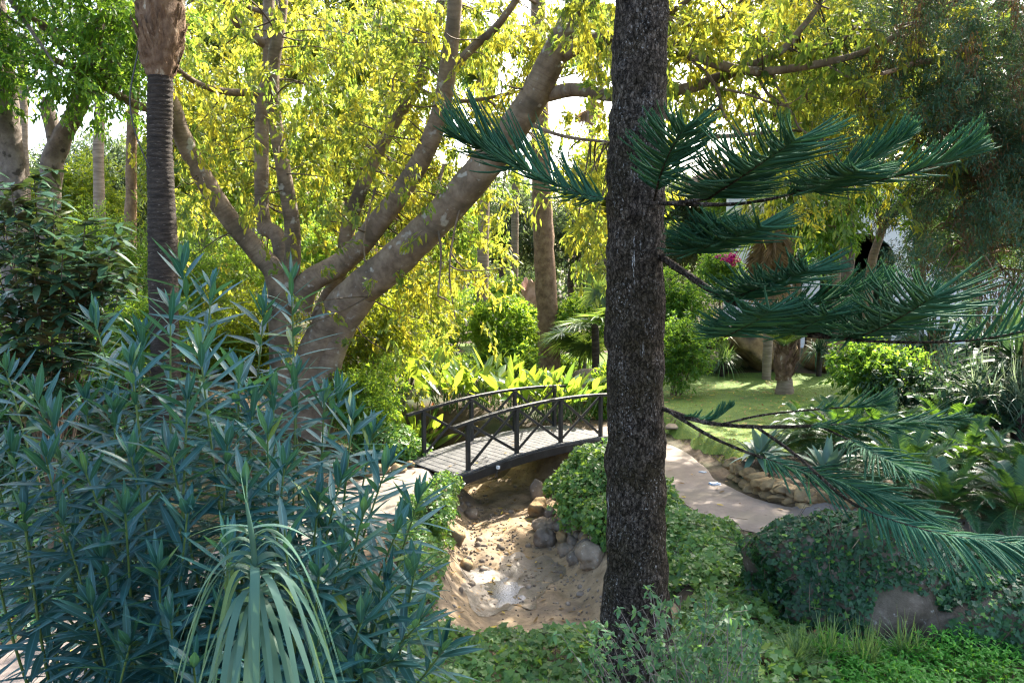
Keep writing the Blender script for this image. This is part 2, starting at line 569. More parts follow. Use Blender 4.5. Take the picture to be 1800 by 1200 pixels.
M['bark_brown'] = noisemat('bark_brown', [(.3, (.09, .055, .032)), (.5, (.19, .118, .07)), (.72, (.30, .20, .12))], 6, bump=.9, bscale=18, spots=(.32, .24, .16), spot_scale=20, spot_th=.70)
M['bark_palm'] = noisemat('bark_palm', [(.3, (.012, .009, .007)), (.5, (.036, .026, .020)), (.72, (.09, .068, .052))], 5, bump=.9, bscale=14, stretch=(1, 1, 5), spots=(.16, .13, .11), spot_scale=14, spot_th=.68)
M['fibre'] = noisemat('fibre', [(.3, (.07, .038, .022)), (.5, (.16, .092, .055)), (.72, (.29, .19, .12))], 9, bump=1.0, bscale=26, stretch=(1, 1, .4), spots=(.42, .34, .26), spot_scale=9, spot_th=.68)
M['bark_ringed'] = noisemat('bark_ringed', [(.3, (.12, .085, .055)), (.5, (.22, .165, .115)), (.72, (.33, .26, .19))], 4, bump=.7, bscale=8, stretch=(.6, .6, 4))
M['twig'] = noisemat('twig', [(.3, (.055, .038, .026)), (.7, (.13, .095, .065))], 12, bump=.2)
M['twig_grey'] = noisemat('twig_grey', [(.3, (.12, .10, .085)), (.7, (.26, .23, .20))], 12, bump=.2)
M['stem_green'] = noisemat('stem_green', [(.3, (.045, .085, .02)), (.7, (.10, .16, .045))], 8, bump=.1, rough=.5)
M['villa_white'] = noisemat('villa_white', [(.3, (.62, .62, .62)), (.7, (.76, .76, .75))], 1.2, bump=.08, bscale=30)
M['villa_cream'] = noisemat('villa_cream', [(.3, (.52, .48, .34)), (.7, (.62, .57, .42))], 1.0, bump=.05, bscale=30)
M['terracotta'] = noisemat('terracotta', [(.3, (.27, .15, .095)), (.5, (.40, .24, .16)), (.72, (.52, .34, .24))], 5, bump=.5, bscale=12)
M['cable'] = noisemat('cable', [(.3, (.03, .03, .032)), (.7, (.05, .05, .055))], 5, bump=0, rough=.4)
M['lamp'] = noisemat('lamp', [(.3, (.6, .62, .64)), (.7, (.75, .76, .78))], 5, bump=0, rough=.3)
M['paper'] = noisemat('paper', [(.35, (.25, .42, .62)), (.55, (.7, .72, .75)), (.75, (.8, .8, .8))], 7, bump=.1, rough=.6)
m, nt, b = newmat('glass_dark')
b.inputs['Base Color'].default_value = (.02, .025, .03, 1); b.inputs['Roughness'].default_value = .08
M['glass'] = m
m, nt, b = newmat('water')
b.inputs['Base Color'].default_value = (.05, .042, .03, 1); b.inputs['Roughness'].default_value = .10
b.inputs['Specular IOR Level'].default_value = .5
_t = N_(nt, 'ShaderNodeTexCoord'); _n = N_(nt, 'ShaderNodeTexNoise', Scale=40.0, Detail=3.0)
nt.links.new(_t.outputs['Object'], _n.inputs['Vector'])
_b = N_(nt, 'ShaderNodeBump', Strength=.12, Distance=.01)
nt.links.new(_n.outputs[0], _b.inputs['Height']); nt.links.new(_b.outputs[0], b.inputs['Normal'])
M['water'] = m

M['fig_leaf'] = leafmat('fig_leaf', (.045, .10, .035), (.10, .155, .04), (.68, .60, .05), tf=.57, rough=.5, spec=.25, trans2=(.32, .46, .06), odd=(.30, .17, .02), odd_share=.05)
M['green_leaf'] = leafmat('green_leaf', (.03, .10, .02), (.06, .15, .028), (.30, .48, .04), tf=.48, rough=.45, spec=.25)
M['far_leaf'] = leafmat('far_leaf', (.03, .06, .03), (.06, .10, .045), (.20, .27, .07), tf=.4, rough=.55)
M['yellow_leaf'] = leafmat('yellow_leaf', (.06, .11, .015), (.10, .15, .02), (.50, .55, .03), tf=.55, rough=.45)
M['bright_leaf'] = leafmat('bright_leaf', (.042, .125, .02), (.085, .18, .03), (.42, .58, .04), tf=.48, rough=.45, spec=.3)
M['oleander'] = leafmat('oleander', (.008, .046, .050), (.022, .080, .082), (.10, .26, .05), tf=.2, rough=.42, spec=.28, vein=.55, odd=(.10, .15, .03), odd_share=.03)
M['reed'] = leafmat('reed', (.042, .115, .085), (.068, .15, .11), (.22, .34, .12), tf=.3, rough=.5, spec=.35)
M['magnolia'] = leafmat('magnolia', (.022, .06, .032), (.04, .09, .045), (.10, .16, .03), tf=.15, rough=.28, spec=.5, back=(.085, .065, .03))
M['ivy'] = leafmat('ivy', (.010, .044, .022), (.026, .088, .036), (.10, .24, .03), tf=.25, rough=.42, spec=.3, odd=(.10, .22, .03), odd_share=.06)
M['ivy_light'] = leafmat('ivy_light', (.045, .12, .03), (.09, .185, .045), (.30, .46, .05), tf=.38, rough=.42, spec=.38, odd=(.16, .22, .04), odd_share=.05)
M['needle'] = leafmat('needle', (.024, .086, .052), (.046, .135, .075), (.08, .20, .06), tf=.2, rough=.7, spec=.12, odd=(.05, .14, .05), odd_share=.18)
M['cypress'] = leafmat('cypress', (.026, .072, .045), (.055, .12, .07), (.14, .22, .05), tf=.25, rough=.6, spec=.2, odd=(.12, .07, .03), odd_share=.22)
M['cypress_brown'] = leafmat('cypress_brown', (.06, .035, .018), (.12, .07, .035), (.14, .08, .03), tf=.25, rough=.7, spec=.15)
M['cycad'] = leafmat('cycad', (.014, .062, .034), (.032, .10, .05), (.24, .44, .03), tf=.22, rough=.34, spec=.34)
M['palm_leaf'] = leafmat('palm_leaf', (.035, .08, .025), (.06, .12, .035), (.30, .42, .05), tf=.4, rough=.35, spec=.5)
M['palm_blue'] = leafmat('palm_blue', (.05, .09, .085), (.08, .13, .12), (.16, .24, .14), tf=.3, rough=.5)
M['palm_yellow'] = leafmat('palm_yellow', (.09, .13, .02), (.14, .17, .03), (.55, .55, .04), tf=.5, rough=.4)
M['palm_dry'] = leafmat('palm_dry', (.16, .10, .05), (.27, .18, .09), (.25, .14, .05), tf=.3, rough=.7)
M['strap_dark'] = leafmat('strap_dark', (.02, .06, .036), (.04, .09, .05), (.10, .18, .05), tf=.25, rough=.55, spec=.2)
M['strelitzia'] = leafmat('strelitzia', (.035, .09, .025), (.065, .13, .035), (.42, .55, .04), tf=.45, rough=.3, spec=.55, vein=.4)
M['variegated'] = leafmat('variegated', (.09, .14, .09), (.16, .21, .14), (.30, .38, .20), tf=.35, rough=.4, vein=.9)
M['agave'] = leafmat('agave', (.07, .14, .10), (.10, .18, .13), (.15, .25, .1), tf=.15, rough=.45)
M['shrub_pale'] = leafmat('shrub_pale', (.045, .12, .06), (.08, .18, .08), (.20, .38, .08), tf=.35, rough=.5, spec=.2)
M['grass'] = leafmat('grass', (.055, .125, .014), (.10, .18, .022), (.34, .38, .03), tf=.45, rough=.5, odd=(.17, .14, .05), odd_share=.12)
M['liriope'] = leafmat('liriope', (.045, .11, .035), (.09, .17, .06), (.28, .42, .08), tf=.35, rough=.4)
M['fern'] = leafmat('fern', (.03, .15, .02), (.055, .22, .03), (.25, .50, .03), tf=.4, rough=.55, spec=.2)
M['litter'] = leafmat('litter', (.14, .075, .03), (.30, .19, .06), (.30, .18, .04), tf=.25, rough=.7, odd=(.48, .36, .05), odd_share=.2)
M['magenta'] = leafmat('magenta', (.40, .015, .16), (.55, .03, .24), (.6, .03, .25), tf=.4, rough=.6)
M['orange'] = leafmat('orange', (.75, .20, .02), (.85, .30, .03), (.8, .3, .03), tf=.35, rough=.5)

# ------------------------------------------------------------------ terrain
GUL = np.array([(.8, 6.5), (.45, 9.5), (.15, 11), (-.05, 13), (.1, 15.3), (-.7, 16.3), (-2.4, 17.0), (-4.2, 17.6)])
LP = np.array([(-7.2, 3.0), (-5.6, 5.2), (-4.35, 7.5), (-3.2, 10), (-2.35, 12.3), (-1.55, 14.3)])
RP = np.array([(1.75, 17.15), (2.55, 16.5), (3.05, 15.0), (3.0, 13.4), (3.55, 12.0), (4.6, 11.0), (6.1, 9.95), (9.5, 8.7)])

def pdist(x, y, poly):
    best = np.full(np.shape(x), 1e9)
    for a, b in zip(poly[:-1], poly[1:]):
        d = b - a
        t = np.clip(((x - a[0]) * d[0] + (y - a[1]) * d[1]) / (d @ d), 0, 1)
        best = np.minimum(best, np.hypot(x - a[0] - t * d[0], y - a[1] - t * d[1]))
    return best

def hgt(x, y):
    x, y = np.asarray(x, float), np.asarray(y, float)
    xl = np.interp(y, [0, 3, 5.2, 7.5, 10, 12.3, 14.3, 16, 20, 30], [-9, -7.2, -5.6, -4.35, -3.2, -2.35, -1.9, -1.9, -1.2, -1]) - .75
    bank = 1.35 * smooth((xl - x) / 4.6)
    xr = np.interp(y, [8.7, 9.95, 11, 12, 13.4, 15, 17, 20], [10.6, 6.9, 5.3, 4.35, 3.8, 3.85, 3.4, 3.0])
    bed = .30 * smooth((x - xr) / .35) * smooth((24 - y) / 5) * smooth((y - 9.0) / .8)
    far = np.maximum(y - 20, 0) * .022
    far2 = np.maximum(y - 60, 0) * .05
    mid = .38 * smooth((y - 17.2) / 1.4) * smooth((1.9 - x) / 1.2)
    fr = -.30 * smooth((10.2 - y) / 1.5) * smooth((y - 4) / 3) * smooth((x + 2.2) / 1.0) * smooth((2.4 - x) / 1.0)
    z = bank + bed + mid + fr + far - far2 * 0
    pm = np.minimum(pdist(x, y, LP), pdist(x, y, RP))
    z = z + .09 * np.exp(-(((x - 2.0) ** 2 + (y - 17.3) ** 2) / .8))
    und = .05 * nz(np.stack([x, y, 0 * x], -1), .55, 2) * smooth((pm - .6) / .8)
    z = z + und
    gd = pdist(x, y, GUL)
    gm = (1 - smooth((gd - .55) / 1.15)) * smooth((y - 8.0) / 1.7) * smooth((x + 3.9) / 1.6)
    fl = -.85 + .05 * nz(np.stack([x, y, 0 * x], -1), 1.3, 1) + .022 * nz(np.stack([x, y, 0 * x], -1), 6.0, 2) - .07 * np.exp(-(((x + .05) / .42) ** 2 + ((y - 11.1) / .6) ** 2))
    return z * (1 - gm) + fl * gm

def hz(x, y):
    return float(hgt(np.array([x]), np.array([y]))[0])

def ground(px, py, lift=0.0):
    """where the sight line through a pixel meets the ground"""
    d = ray(px, py)
    Y = np.linspace(3, 60, 1200)
    p = np.array([0, 0, CAM_Z]) + d * (Y / d[1])[:, None]
    k = np.argmax(p[:, 2] < hgt(p[:, 0], p[:, 1]) + lift)
    return p[k]

xs = np.concatenate([np.linspace(-110, -14, 22)[:-1], np.linspace(-14, -6, 40)[:-1], np.arange(-6, 8, .1), np.linspace(8, 16, 40)[1:], np.linspace(16, 110, 22)[1:]])
ys = np.concatenate([np.linspace(-40, 3, 12)[:-1], np.linspace(3, 6, 14)[:-1], np.arange(6, 22, .1), np.linspace(22, 45, 60)[1:], np.linspace(45, 130, 20)[1:]])
X, Y = np.meshgrid(xs, ys)

def in_strip(x, y):
    a = pdist(x, y, LP) < .5
    b = pdist(x, y, RP) < .55
    return a | b

Z = hgt(X, Y)
Z = Z - .05 * in_strip(X, Y)
def grid(g, X, Y, Z):
    n, m_ = X.shape
    k = np.arange(n * m_).reshape(n, m_)
    g.add(np.stack([X, Y, Z], -1), np.stack([k[:-1, :-1], k[:-1, 1:], k[1:, 1:], k[1:, :-1]], -1).reshape(-1, 4), np.stack([X, Y], -1))
g = G(); grid(g, X, Y, Z)
o = g.build('ground', M['soil']); o['kind'] = 'structure'

def strip(name, poly, wl_, wr_, mat, off, n=60, m_=13, wob=.05):
    c = spline(np.c_[poly, np.zeros(len(poly))], n)
    t = unit(np.gradient(c, axis=0))
    s = np.c_[-t[:, 1], t[:, 0]]
    wl_ = np.interp(np.linspace(0, 1, n), np.linspace(0, 1, len(wl_)), wl_)
    wr_ = np.interp(np.linspace(0, 1, n), np.linspace(0, 1, len(wr_)), wr_)
    wl_ = wl_ + wob * nz(c, 2.0, 1); wr_ = wr_ + wob * nz(c, 2.0, 3)
    q = np.linspace(0, 1, m_)
    lat = wl_[:, None] * (1 - q) - wr_[:, None] * q
    X, Y = c[:, 0:1] + s[:, 0:1] * lat, c[:, 1:2] + s[:, 1:2] * lat
    g = G(); grid(g, X[:, ::-1], Y[:, ::-1], (hgt(X, Y) + off)[:, ::-1])
    o = g.build(name, mat); o['kind'] = 'structure'
    return o

strip('garden_path', LP, [.75] * 6, [.75] * 6, M['concrete'], .012)
strip('footpath', RP, [.55, .55, .55, .58, .65, .7, .7, .7], [.55, .58, .66, .72, .8, .8, .7, .7], M['concrete'], .012)
strip('stream_bed', GUL[0:6], [1.4] * 6, [1.4] * 6, M['sand'], .014, n=120, m_=40)

# lawn on the right and a sunlit strip of lawn far behind the bridge
def lawn(name, rows, off=.012, n=60, m_=50):
    yy = np.array([r[0] for r in rows]); xl = np.array([r[1] for r in rows]); xr = np.array([r[2] for r in rows])
    Yv = np.linspace(yy[0], yy[-1], n)
    a, b = np.interp(Yv, yy, xl), np.interp(Yv, yy, xr)
    a = a + .12 * nz(np.c_[Yv, Yv * 0, Yv * 0], 2, 1); b = b + .12 * nz(np.c_[Yv, Yv * 0, Yv * 0], 2, 2)
    q = np.linspace(0, 1, m_)
    X = a[:, None] * (1 - q) + b[:, None] * q
    Y = np.repeat(Yv[:, None], m_, 1)
    g = G(); grid(g, X, Y, hgt(X, Y) + off)
    o = g.build(name, M['turf']); o['kind'] = 'structure'
    # the grass itself
    N = int(9000 + 900 * (yy[-1] - yy[0]) * 4)
    py = rng.uniform(yy[0], yy[-1], N)
    f = rng.random(N)
    pxx = lerp(np.interp(py, yy, xl), np.interp(py, yy, xr), f)
    p = np.stack([pxx, py, hgt(pxx, py)], -1)
    g = G()
    blades(g, p, rsphere(N) * .6 + [0, 0, 1], rng.uniform(.025, .06, N), .008, nseg=1, prof=[1, .1], droop=.2)
    o = g.build('lawn_grass', M['grass'])
    tag(o, 'short mown grass of the ' + ('lawn right of the dark trunk' if name == 'lawn' else 'small sunlit lawn behind the bridge'), 'grass', kind='stuff')

lawn('lawn', [(13.9, 3.95, 4.6), (15, 3.9, 6.0), (17, 3.4, 8.0), (19, 3.6, 9.5), (22, 4.2, 10.5), (25.5, 4.6, 11)])
lawn('back_lawn', [(23, -1.0, 4.2), (26, -1.6, 4.6), (30, -2, 4)])

# puddle: a level sheet that fills the lowest hollow of the bed
an = np.linspace(0, 2 * np.pi, 48, endpoint=False)
rim = hgt(-.05 + .40 * np.cos(an), 11.1 + .62 * np.sin(an)) + .014
zz = float(np.sort(rim)[3]) + .004
g = G(); g.add(np.r_[[(-.05, 11.1, zz)], np.c_[-.05 + .42 * np.cos(an), 11.1 + .66 * np.sin(an), np.full(48, zz)]], [[0, 1 + i, 1 + (i + 1) % 48] for i in range(48)])
o = g.build('puddle_water', M['water']); o['kind'] = 'structure'
g = G()
qa, qr = np.meshgrid(np.linspace(0, 2 * np.pi, 61), np.linspace(0, 1, 16))
ro = 1 + .25 * np.sin(2 * qa + .6) + .14 * np.sin(5 * qa) + .08 * np.sin(11 * qa)
wx, wy = -.03 + .62 * qr * ro * np.cos(qa), 11.25 + 1.15 * qr * ro * np.sin(qa)
grid(g, wx, wy, hgt(wx, wy) + .020)
o = g.build('wet_sand', M['wet_sand']); o['kind'] = 'structure'
# grit and small pebbles on the bed
n = 2600
sx, sy = rng.uniform(-1.6, 1.9, n), rng.uniform(9, 16.5, n)
k = (pdist(sx, sy, GUL) < 1.25) & (rng.random(n) < np.clip(.5 + .8 * nz(np.c_[sx, sy, 0 * sx], 1.6, 2), .05, 1))
sx, sy = sx[k], sy[k]
v, f = ICO[2]
sc = rng.uniform(.006, .022, len(sx)) * (1 + 1.6 * (rng.random(len(sx)) < .06))
V = v[None] * sc[:, None, None] * (1 + .25 * rng.normal(size=(len(sx), 1, 3))).clip(.6, 1.5) + np.stack([sx, sy, hgt(sx, sy) + .018], -1)[:, None]
g = G(); g.add(V.reshape(-1, 3), (f[None] + (np.arange(len(sx)) * len(v))[:, None, None]).reshape(-1, 3))
tag(g.build('gravel', M['sand_pebble'], None, loc=(0, 12, -.8)), 'grit and small pebbles strewn over the sandy stream bed', 'gravel', kind='stuff')

# ------------------------------------------------------------------ footbridge
U, V_ = np.array([.753, .658, 0]), np.array([-.658, .753, 0])
N0, BW, ZUP = np.array([-.77, 14.0, 0]), 1.44, np.array([0, 0, 1.0])
def arch(s):
    return .215 - .0314 * (s - 2.15) ** 2
br = thing('footbridge', 'small dark arched wooden footbridge with cross braced railings over the dry stream', 'footbridge', (*(N0 + U * 1.75 + V_ * BW / 2)[:2], arch(1.75)))
def sl_(s):
    e = .01
    return unit(U * 2 * e + ZUP * (arch(s + e) - arch(s - e)))
g = G()
npl = 29
for i in range(npl):
    s = -.36 + (i + .5) * 4.22 / npl
    t = sl_(s)
    c = N0 + U * s + V_ * BW / 2 + ZUP * (arch(s) - .016 + rng.uniform(-.002, .002))
    box(g, c, V_ * (BW / 2 + .05 + rng.uniform(-.006, .006)), t * (4.22 / npl / 2 - .004), np.cross(t, V_) * .016, bev=.004)
g.build('deck', M['deck'], br, smooth_=False)
def rail(off, h, hw, hh, s0, s1, name, mat, n=24):
    ss = np.linspace(s0, s1, n)
    c = np.array([N0 + U * s + V_ * off + ZUP * (arch(s) + h) for s in ss])
    g = G()
    ring = [(-hw, -hh * .8), (-hw * .8, -hh), (hw * .8, -hh), (hw, -hh * .8), (hw, hh * .8), (hw * .8, hh), (-hw * .8, hh), (-hw, hh * .8)]
    Vv = np.array([[q + V_ * a + np.cross(V_, -sl_(s)) * b for a, b in ring] for q, s in zip(c, ss)])
    k, a = np.meshgrid(np.arange(n - 1), np.arange(8), indexing='ij'); a2 = (a + 1) % 8
    g.add(Vv, np.stack([k * 8 + a, k * 8 + a2, k * 8 + 8 + a2, k * 8 + 8 + a], -1).reshape(-1, 4))
    g.add(Vv[0], np.arange(8)[None]); g.add(Vv[-1], np.arange(8)[None])
    return g.build(name, mat, br, smooth_=False)
for off in (0.0, BW):
    rail(off + (-.035 if off == 0 else .035), -.125, .03, .085, -.2, 3.72, 'side_beam', M['bridge'])
    rail(off, .885, .038, .030, -.36, 3.86, 'handrail', M['bridge'])
    sp = [0, 1.167, 2.333, 3.5]
    for s in sp:
        g = G(); zt, zb = arch(s) + .86, arch(s) - .20
        box(g, N0 + U * s + V_ * (off + (.03 if off == 0 else -.03)) + ZUP * (zt + zb) / 2, ZUP * (zt - zb) / 2, U * .036, V_ * .036, bev=.006)
        g.build('post', M['bridge'], br, smooth_=False)
    for a, b in zip(sp[:-1], sp[1:]):
        for k, (ha, hb) in enumerate(((.83, .06), (.06, .83))):
            pa = N0 + U * (a + .035) + V_ * (off + (.018 + .024 * k) * (1 if off == 0 else -1)) + ZUP * (arch(a) + ha)
            pb = N0 + U * (b - .035) + V_ * (off + (.018 + .024 * k) * (1 if off == 0 else -1)) + ZUP * (arch(b) + hb)
            d = unit(pb - pa); g = G()
            box(g, (pa + pb) / 2, (pb - pa) / 2, V_ * .012, np.cross(d, V_) * .026, bev=.003)
            g.build('cross_brace', M['bridge'], br, smooth_=False)
c = N0 + U * .60 - V_ * .095 + ZUP * (arch(.6) - .10)
g = G(); box(g, c, U * .022, V_ * .03, ZUP * .03, bev=.006)
lp = g.build('lamp', M['lamp'], br, smooth_=False); lp['label'] = 'small white lamp fixed to the side beam'
g = G(); tube(g, [c - ZUP * .03, c + [-.05, -.02, -.16], c + [-.09, 0, -.20]], [.005, .005], 5, 8); tube(g, [c - ZUP * .03, c + [-.02, -.02, -.13], c + [.0, 0, -.22]], [.005, .005], 5, 8)
g.build('wire', M['cable'], lp)

# ------------------------------------------------------------------ villa and the far house
g = G()
x0, x1, yv, zt = 8.6, 24.0, 32.0, 7.2
bl = thing('villa', 'white walled villa with an arched cream porch behind the garden', 'villa', ((x0 + x1) / 2, yv + 3, .2))
# front wall with an arched opening, 0.3 m thick
ax0, ax1, az0 = 12.35, 15.3, .2
r_ = (ax1 - ax0) / 2
cx, zsp = (ax0 + ax1) / 2, 3.7 - .35 * 0
th = np.linspace(0, np.pi, 21)
arc = [(cx + r_ * math.cos(t), zsp + .75 * r_ * math.sin(t)) for t in th]          # right to left
def wallface(yy, flip):
    poly = [(x1, -.5), (x1, zt), (x0, zt), (x0, -.5), (ax0, -.5)] + [(ax0, zsp)] + arc[::-1][1:] + [(ax1, -.5)]
    return [(a, yy, b) for a, b in poly]
f1, f2 = wallface(yv, 0), wallface(yv + .35, 1)
n1 = len(f1)
bmw = bmesh.new()
va = [bmw.verts.new(q) for q in f1]; vb = [bmw.verts.new(q) for q in f2]
fa = bmw.faces.new(va); fb = bmw.faces.new(vb[::-1])
for i in range(n1):
    bmw.faces.new([va[i], vb[i], vb[(i + 1) % n1], va[(i + 1) % n1]])
bmesh.ops.triangulate(bmw, faces=[fa, fb])
g = G()
vv = np.array([q.co[:] for q in bmw.verts])
bmw.verts.index_update()
for k in (3, 4):
    ff = [[q.index for q in f.verts] for f in bmw.faces if len(f.verts) == k]
    if ff:
        g.add(vv if k == 3 else vv, ff)
bmw.free()
g.build('wall', M['villa_white'], bl, smooth_=False)
g = G()
box(g, ((x0 + x1) / 2, yv + 6, zt + .15), ((x1 - x0) / 2 + .3, 0, 0), (0, 6.3, 0), (0, 0, .15))
g.build('roof', M['terracotta'], bl, smooth_=False)
g = G()
box(g, (cx, yv + 1.1, 2.6), (2.0, 0, 0), (0, .1, 0), (0, 0, 3.1)); box(g, (cx - 1.9, yv + .67, 2.6), (.1, 0, 0), (0, .32, 0), (0, 0, 3.1)); box(g, (cx + 1.9, yv + .67, 2.6), (.1, 0, 0), (0, .32, 0), (0, 0, 3.1))
g.build('porch_wall', M['villa_cream'], bl, smooth_=False)
dr = G(); box(dr, (cx + .35, yv + .97, 2.2), (.62, 0, 0), (0, .03, 0), (0, 0, 1.35))
d_ = dr.build('door', M['villa_cream'], bl, smooth_=False)
for k in (-.3, .3):
    q = G(); box(q, (cx + .35 + k, yv + .93, 2.5), (.07, 0, 0), (0, .012, 0), (0, 0, .85)); q.build('glass_pane', M['glass'], d_, smooth_=False)
q = G(); box(q, (cx - .8, yv + .17, .75 + .55), (1.05 - .4, 0, 0), (0, .09, 0), (0, 0, .55)); q.build('parapet', M['villa_cream'], bl, smooth_=False)
q = G(); box(q, (10.9, yv - .03, 3.5), (.55, 0, 0), (0, .05, 0), (0, 0, .75)); wq = q.build('window', M['villa_white'], bl, smooth_=False)
q = G(); box(q, (10.9, yv - .085, 3.5), (.46, 0, 0), (0, .015, 0), (0, 0, .66)); q.build('pane', M['glass'], wq, smooth_=False)

fh = thing('far_house', 'pinkish rendered house glimpsed through leaves far behind the tree', 'house', (-11.5, 50, 1.2))
q = G(); box(q, (-11.5, 50, 3.6), (3.6, 0, 0), (0, 3, 0), (0, 0, 2.9)); q.build('wall', M['terracotta'], fh, smooth_=False)
q = G()
q.add([(-15.5, 46.6, 6.5), (-7.5, 46.6, 6.5), (-7.5, 53.4, 6.5), (-15.5, 53.4, 6.5), (-15.5, 50, 8.0), (-7.5, 50, 8.0)], [[0, 1, 5, 4], [2, 3, 4, 5]])
q.add([(-15.5, 46.6, 6.5), (-15.5, 53.4, 6.5), (-15.5, 50, 8.0), (-7.5, 46.6, 6.5), (-7.5, 53.4, 6.5), (-7.5, 50, 8.0)], [[0, 2, 1], [3, 4, 5]])
q.build('roof', M['terracotta'], fh, smooth_=False)
for k in (-1.4, 1.4):
    q = G(); box(q, (-11.5 + k, 46.96, 4.4), (.5, 0, 0), (0, .06, 0), (0, 0, .7)); q.build('window', M['glass'], fh, smooth_=False)

# ------------------------------------------------------------------ rocks
def rock(name, px, py, wpx, hpx, mat, label, seed, cat='boulder', group=None, dz=.3, flat=.25, sub=3, pos=None, dpt=1.0):
    c = ground(px, py + hpx * .35) if pos is None else np.asarray(pos, float)
    k = c[1] / FPX
    rad = np.array([wpx * k / 2, wpx * k / 2 * dpt, hpx * k / 2])
    c = np.array([c[0], c[1] + rad[1] * .3, (hz(c[0], c[1]) if pos is None else c[2]) + rad[2] * (1 - dz)])
    v, f = rock_shape(rad, seed, sub, .12, flat)
    a = random.uniform(-.5, .5)
    v = v @ np.array([[math.cos(a), math.sin(a), 0], [-math.sin(a), math.cos(a), 0], [0, 0, 1]])
    g = G(); g.add(v + c, f)
    o = g.build(name, M[mat], None, loc=c)
    return tag(o, label, cat, group)

ROCKS = [
 (803, 945, 30, 34, 'ochre_stone', 'angular brown rock at the left edge of the stream bed'),
 (817, 994, 27, 22, 'ochre_stone', 'lone brown rock lying on sand left of the puddle'),
 (828, 905, 24, 20, 'stone', 'round brown rock below the ivy left of the bridge'),
 (958, 949, 40, 36, 'grey_stone', 'large smooth dark boulder at the foot of the stone heap'),
 (957, 926, 42, 24, 'stone', 'flat brown boulder behind the large dark boulder'),
 (990, 946, 24, 26, 'ochre_stone', 'round tan cobble beside the large dark boulder'),
 (1007, 954, 22, 22, 'grey_stone', 'pale grey cobble with a chipped white patch'),
 (993, 968, 28, 22, 'stone', 'reddish cobble half sunk below the tan cobble'),
 (1010, 984, 26, 24, 'grey_stone', 'dark round boulder beside the craggy rock'),
 (1040, 980, 50, 50, 'stone', 'craggy pitted rock leaning against the dark pine trunk'),
 (945, 865, 26, 40, 'stone', 'tall upright stone under the ivy beside the bridge'),
 (959, 868, 18, 18, 'stone', 'small brown stone beside the tall upright stone'),
 (949, 897, 38, 36, 'ochre_stone', 'chunky ochre rock at the upper end of the heap'),
 (966, 903, 22, 22, 'grey_stone', 'jagged grey stone right of the chunky ochre rock'),
 (972, 919, 20, 18, 'stone', 'small tan cobble above the flat brown boulder'),
 (992, 914, 24, 18, 'stone', 'brown flattish cobble just under the ivy'),
 (988, 927, 32, 18, 'grey_stone', 'long grey cobble above the round tan cobble'),
 (1016, 930, 20, 26, 'stone', 'upright tan cobble in the second course of the heap'),
 (1028, 942, 22, 20, 'grey_stone', 'dark grey cobble right of the upright tan cobble'),
 (1028, 960, 24, 22, 'grey_stone', 'dark cobble between the chipped cobble and the craggy rock'),
 (1046, 946, 20, 22, 'stone', 'brown cobble nearest the trunk in the upper course'),
 (1040, 930, 18, 12, 'ochre_stone', 'small reddish stone wedged under the ivy'),
 (1058, 946, 18, 24, 'ochre_stone', 'orange brown stone touching the pine trunk'),
]
for i, (px, py, a, b, mt, lb) in enumerate(ROCKS):
    rock('boulder' if a > 26 else 'cobble', px, py, a * 1.08, b * 1.08, mt, lb, 20 + i, 'boulder' if a > 26 else 'stone',
         'stones along the stream bed', flat=.35 if mt == 'ochre_stone' else .12, sub=4 if a > 36 else 3)
EDGE = [(706, 770, 40), (728, 778, 30), (748, 771, 30), (690, 792, 34), (716, 796, 26), (735, 760, 26), (765, 772, 30), (640, 830, 36), (668, 826, 34), (698, 824, 30), (722, 818, 22)]
for i, (px, py, a) in enumerate(EDGE):
    rock('edging_stone', px, py, a, a * .7, 'ochre_stone', [
        'rough ochre stone left in the low wall behind the bridge', 'small ochre stone low in the wall behind the bridge', 'ochre stone directly behind the first bridge post', 'ochre stone under the groundcover left of the bridge', 'ochre stone in the lower course left of the bridge', 'ochre stone on top of the low wall behind the bridge', 'ochre stone seen through the first bridge brace',
        'long flat stone edging the sunlit path, farthest from the bridge', 'flat edging stone second from the bridge end of the path', 'flat edging stone near the bridge end of the path', 'small edging stone right at the bridge deck end'][i], 60 + i, 'stone', 'stones edging the planting left of the bridge', flat=.4)
rock('boulder', 1035, 655, 110, 76, 'stone', 'big brown rock mound behind the bridge, right of the brown pine', 91, pos=(*P(1035, 690, 20.5)[:2], .05), flat=.3, sub=4)
rock('boulder', 1185, 752, 34, 12, 'stone', 'flat stone at the lawn edge just right of the dark trunk', 92, 'stone', flat=.4)
rock('boulder', 1325, 640, 130, 110, 'ochre_stone', 'weathered ochre rock bank at the back of the lawn', 93, pos=(*P(1345, 640, 25.8)[:2], .2), flat=.35, sub=4)
rock('boulder', 1475, 630, 130, 90, 'ochre_stone', 'ochre rock bank behind the short palm, right part', 94, pos=(*P(1470, 640, 26.2)[:2], .2), flat=.35, sub=4)
rock('boulder', 1230, 650, 150, 44, 'stone', 'low brown earth bank left behind the lawn', 95, pos=(*P(1235, 640, 26.4)[:2], .15), flat=.3, sub=4)

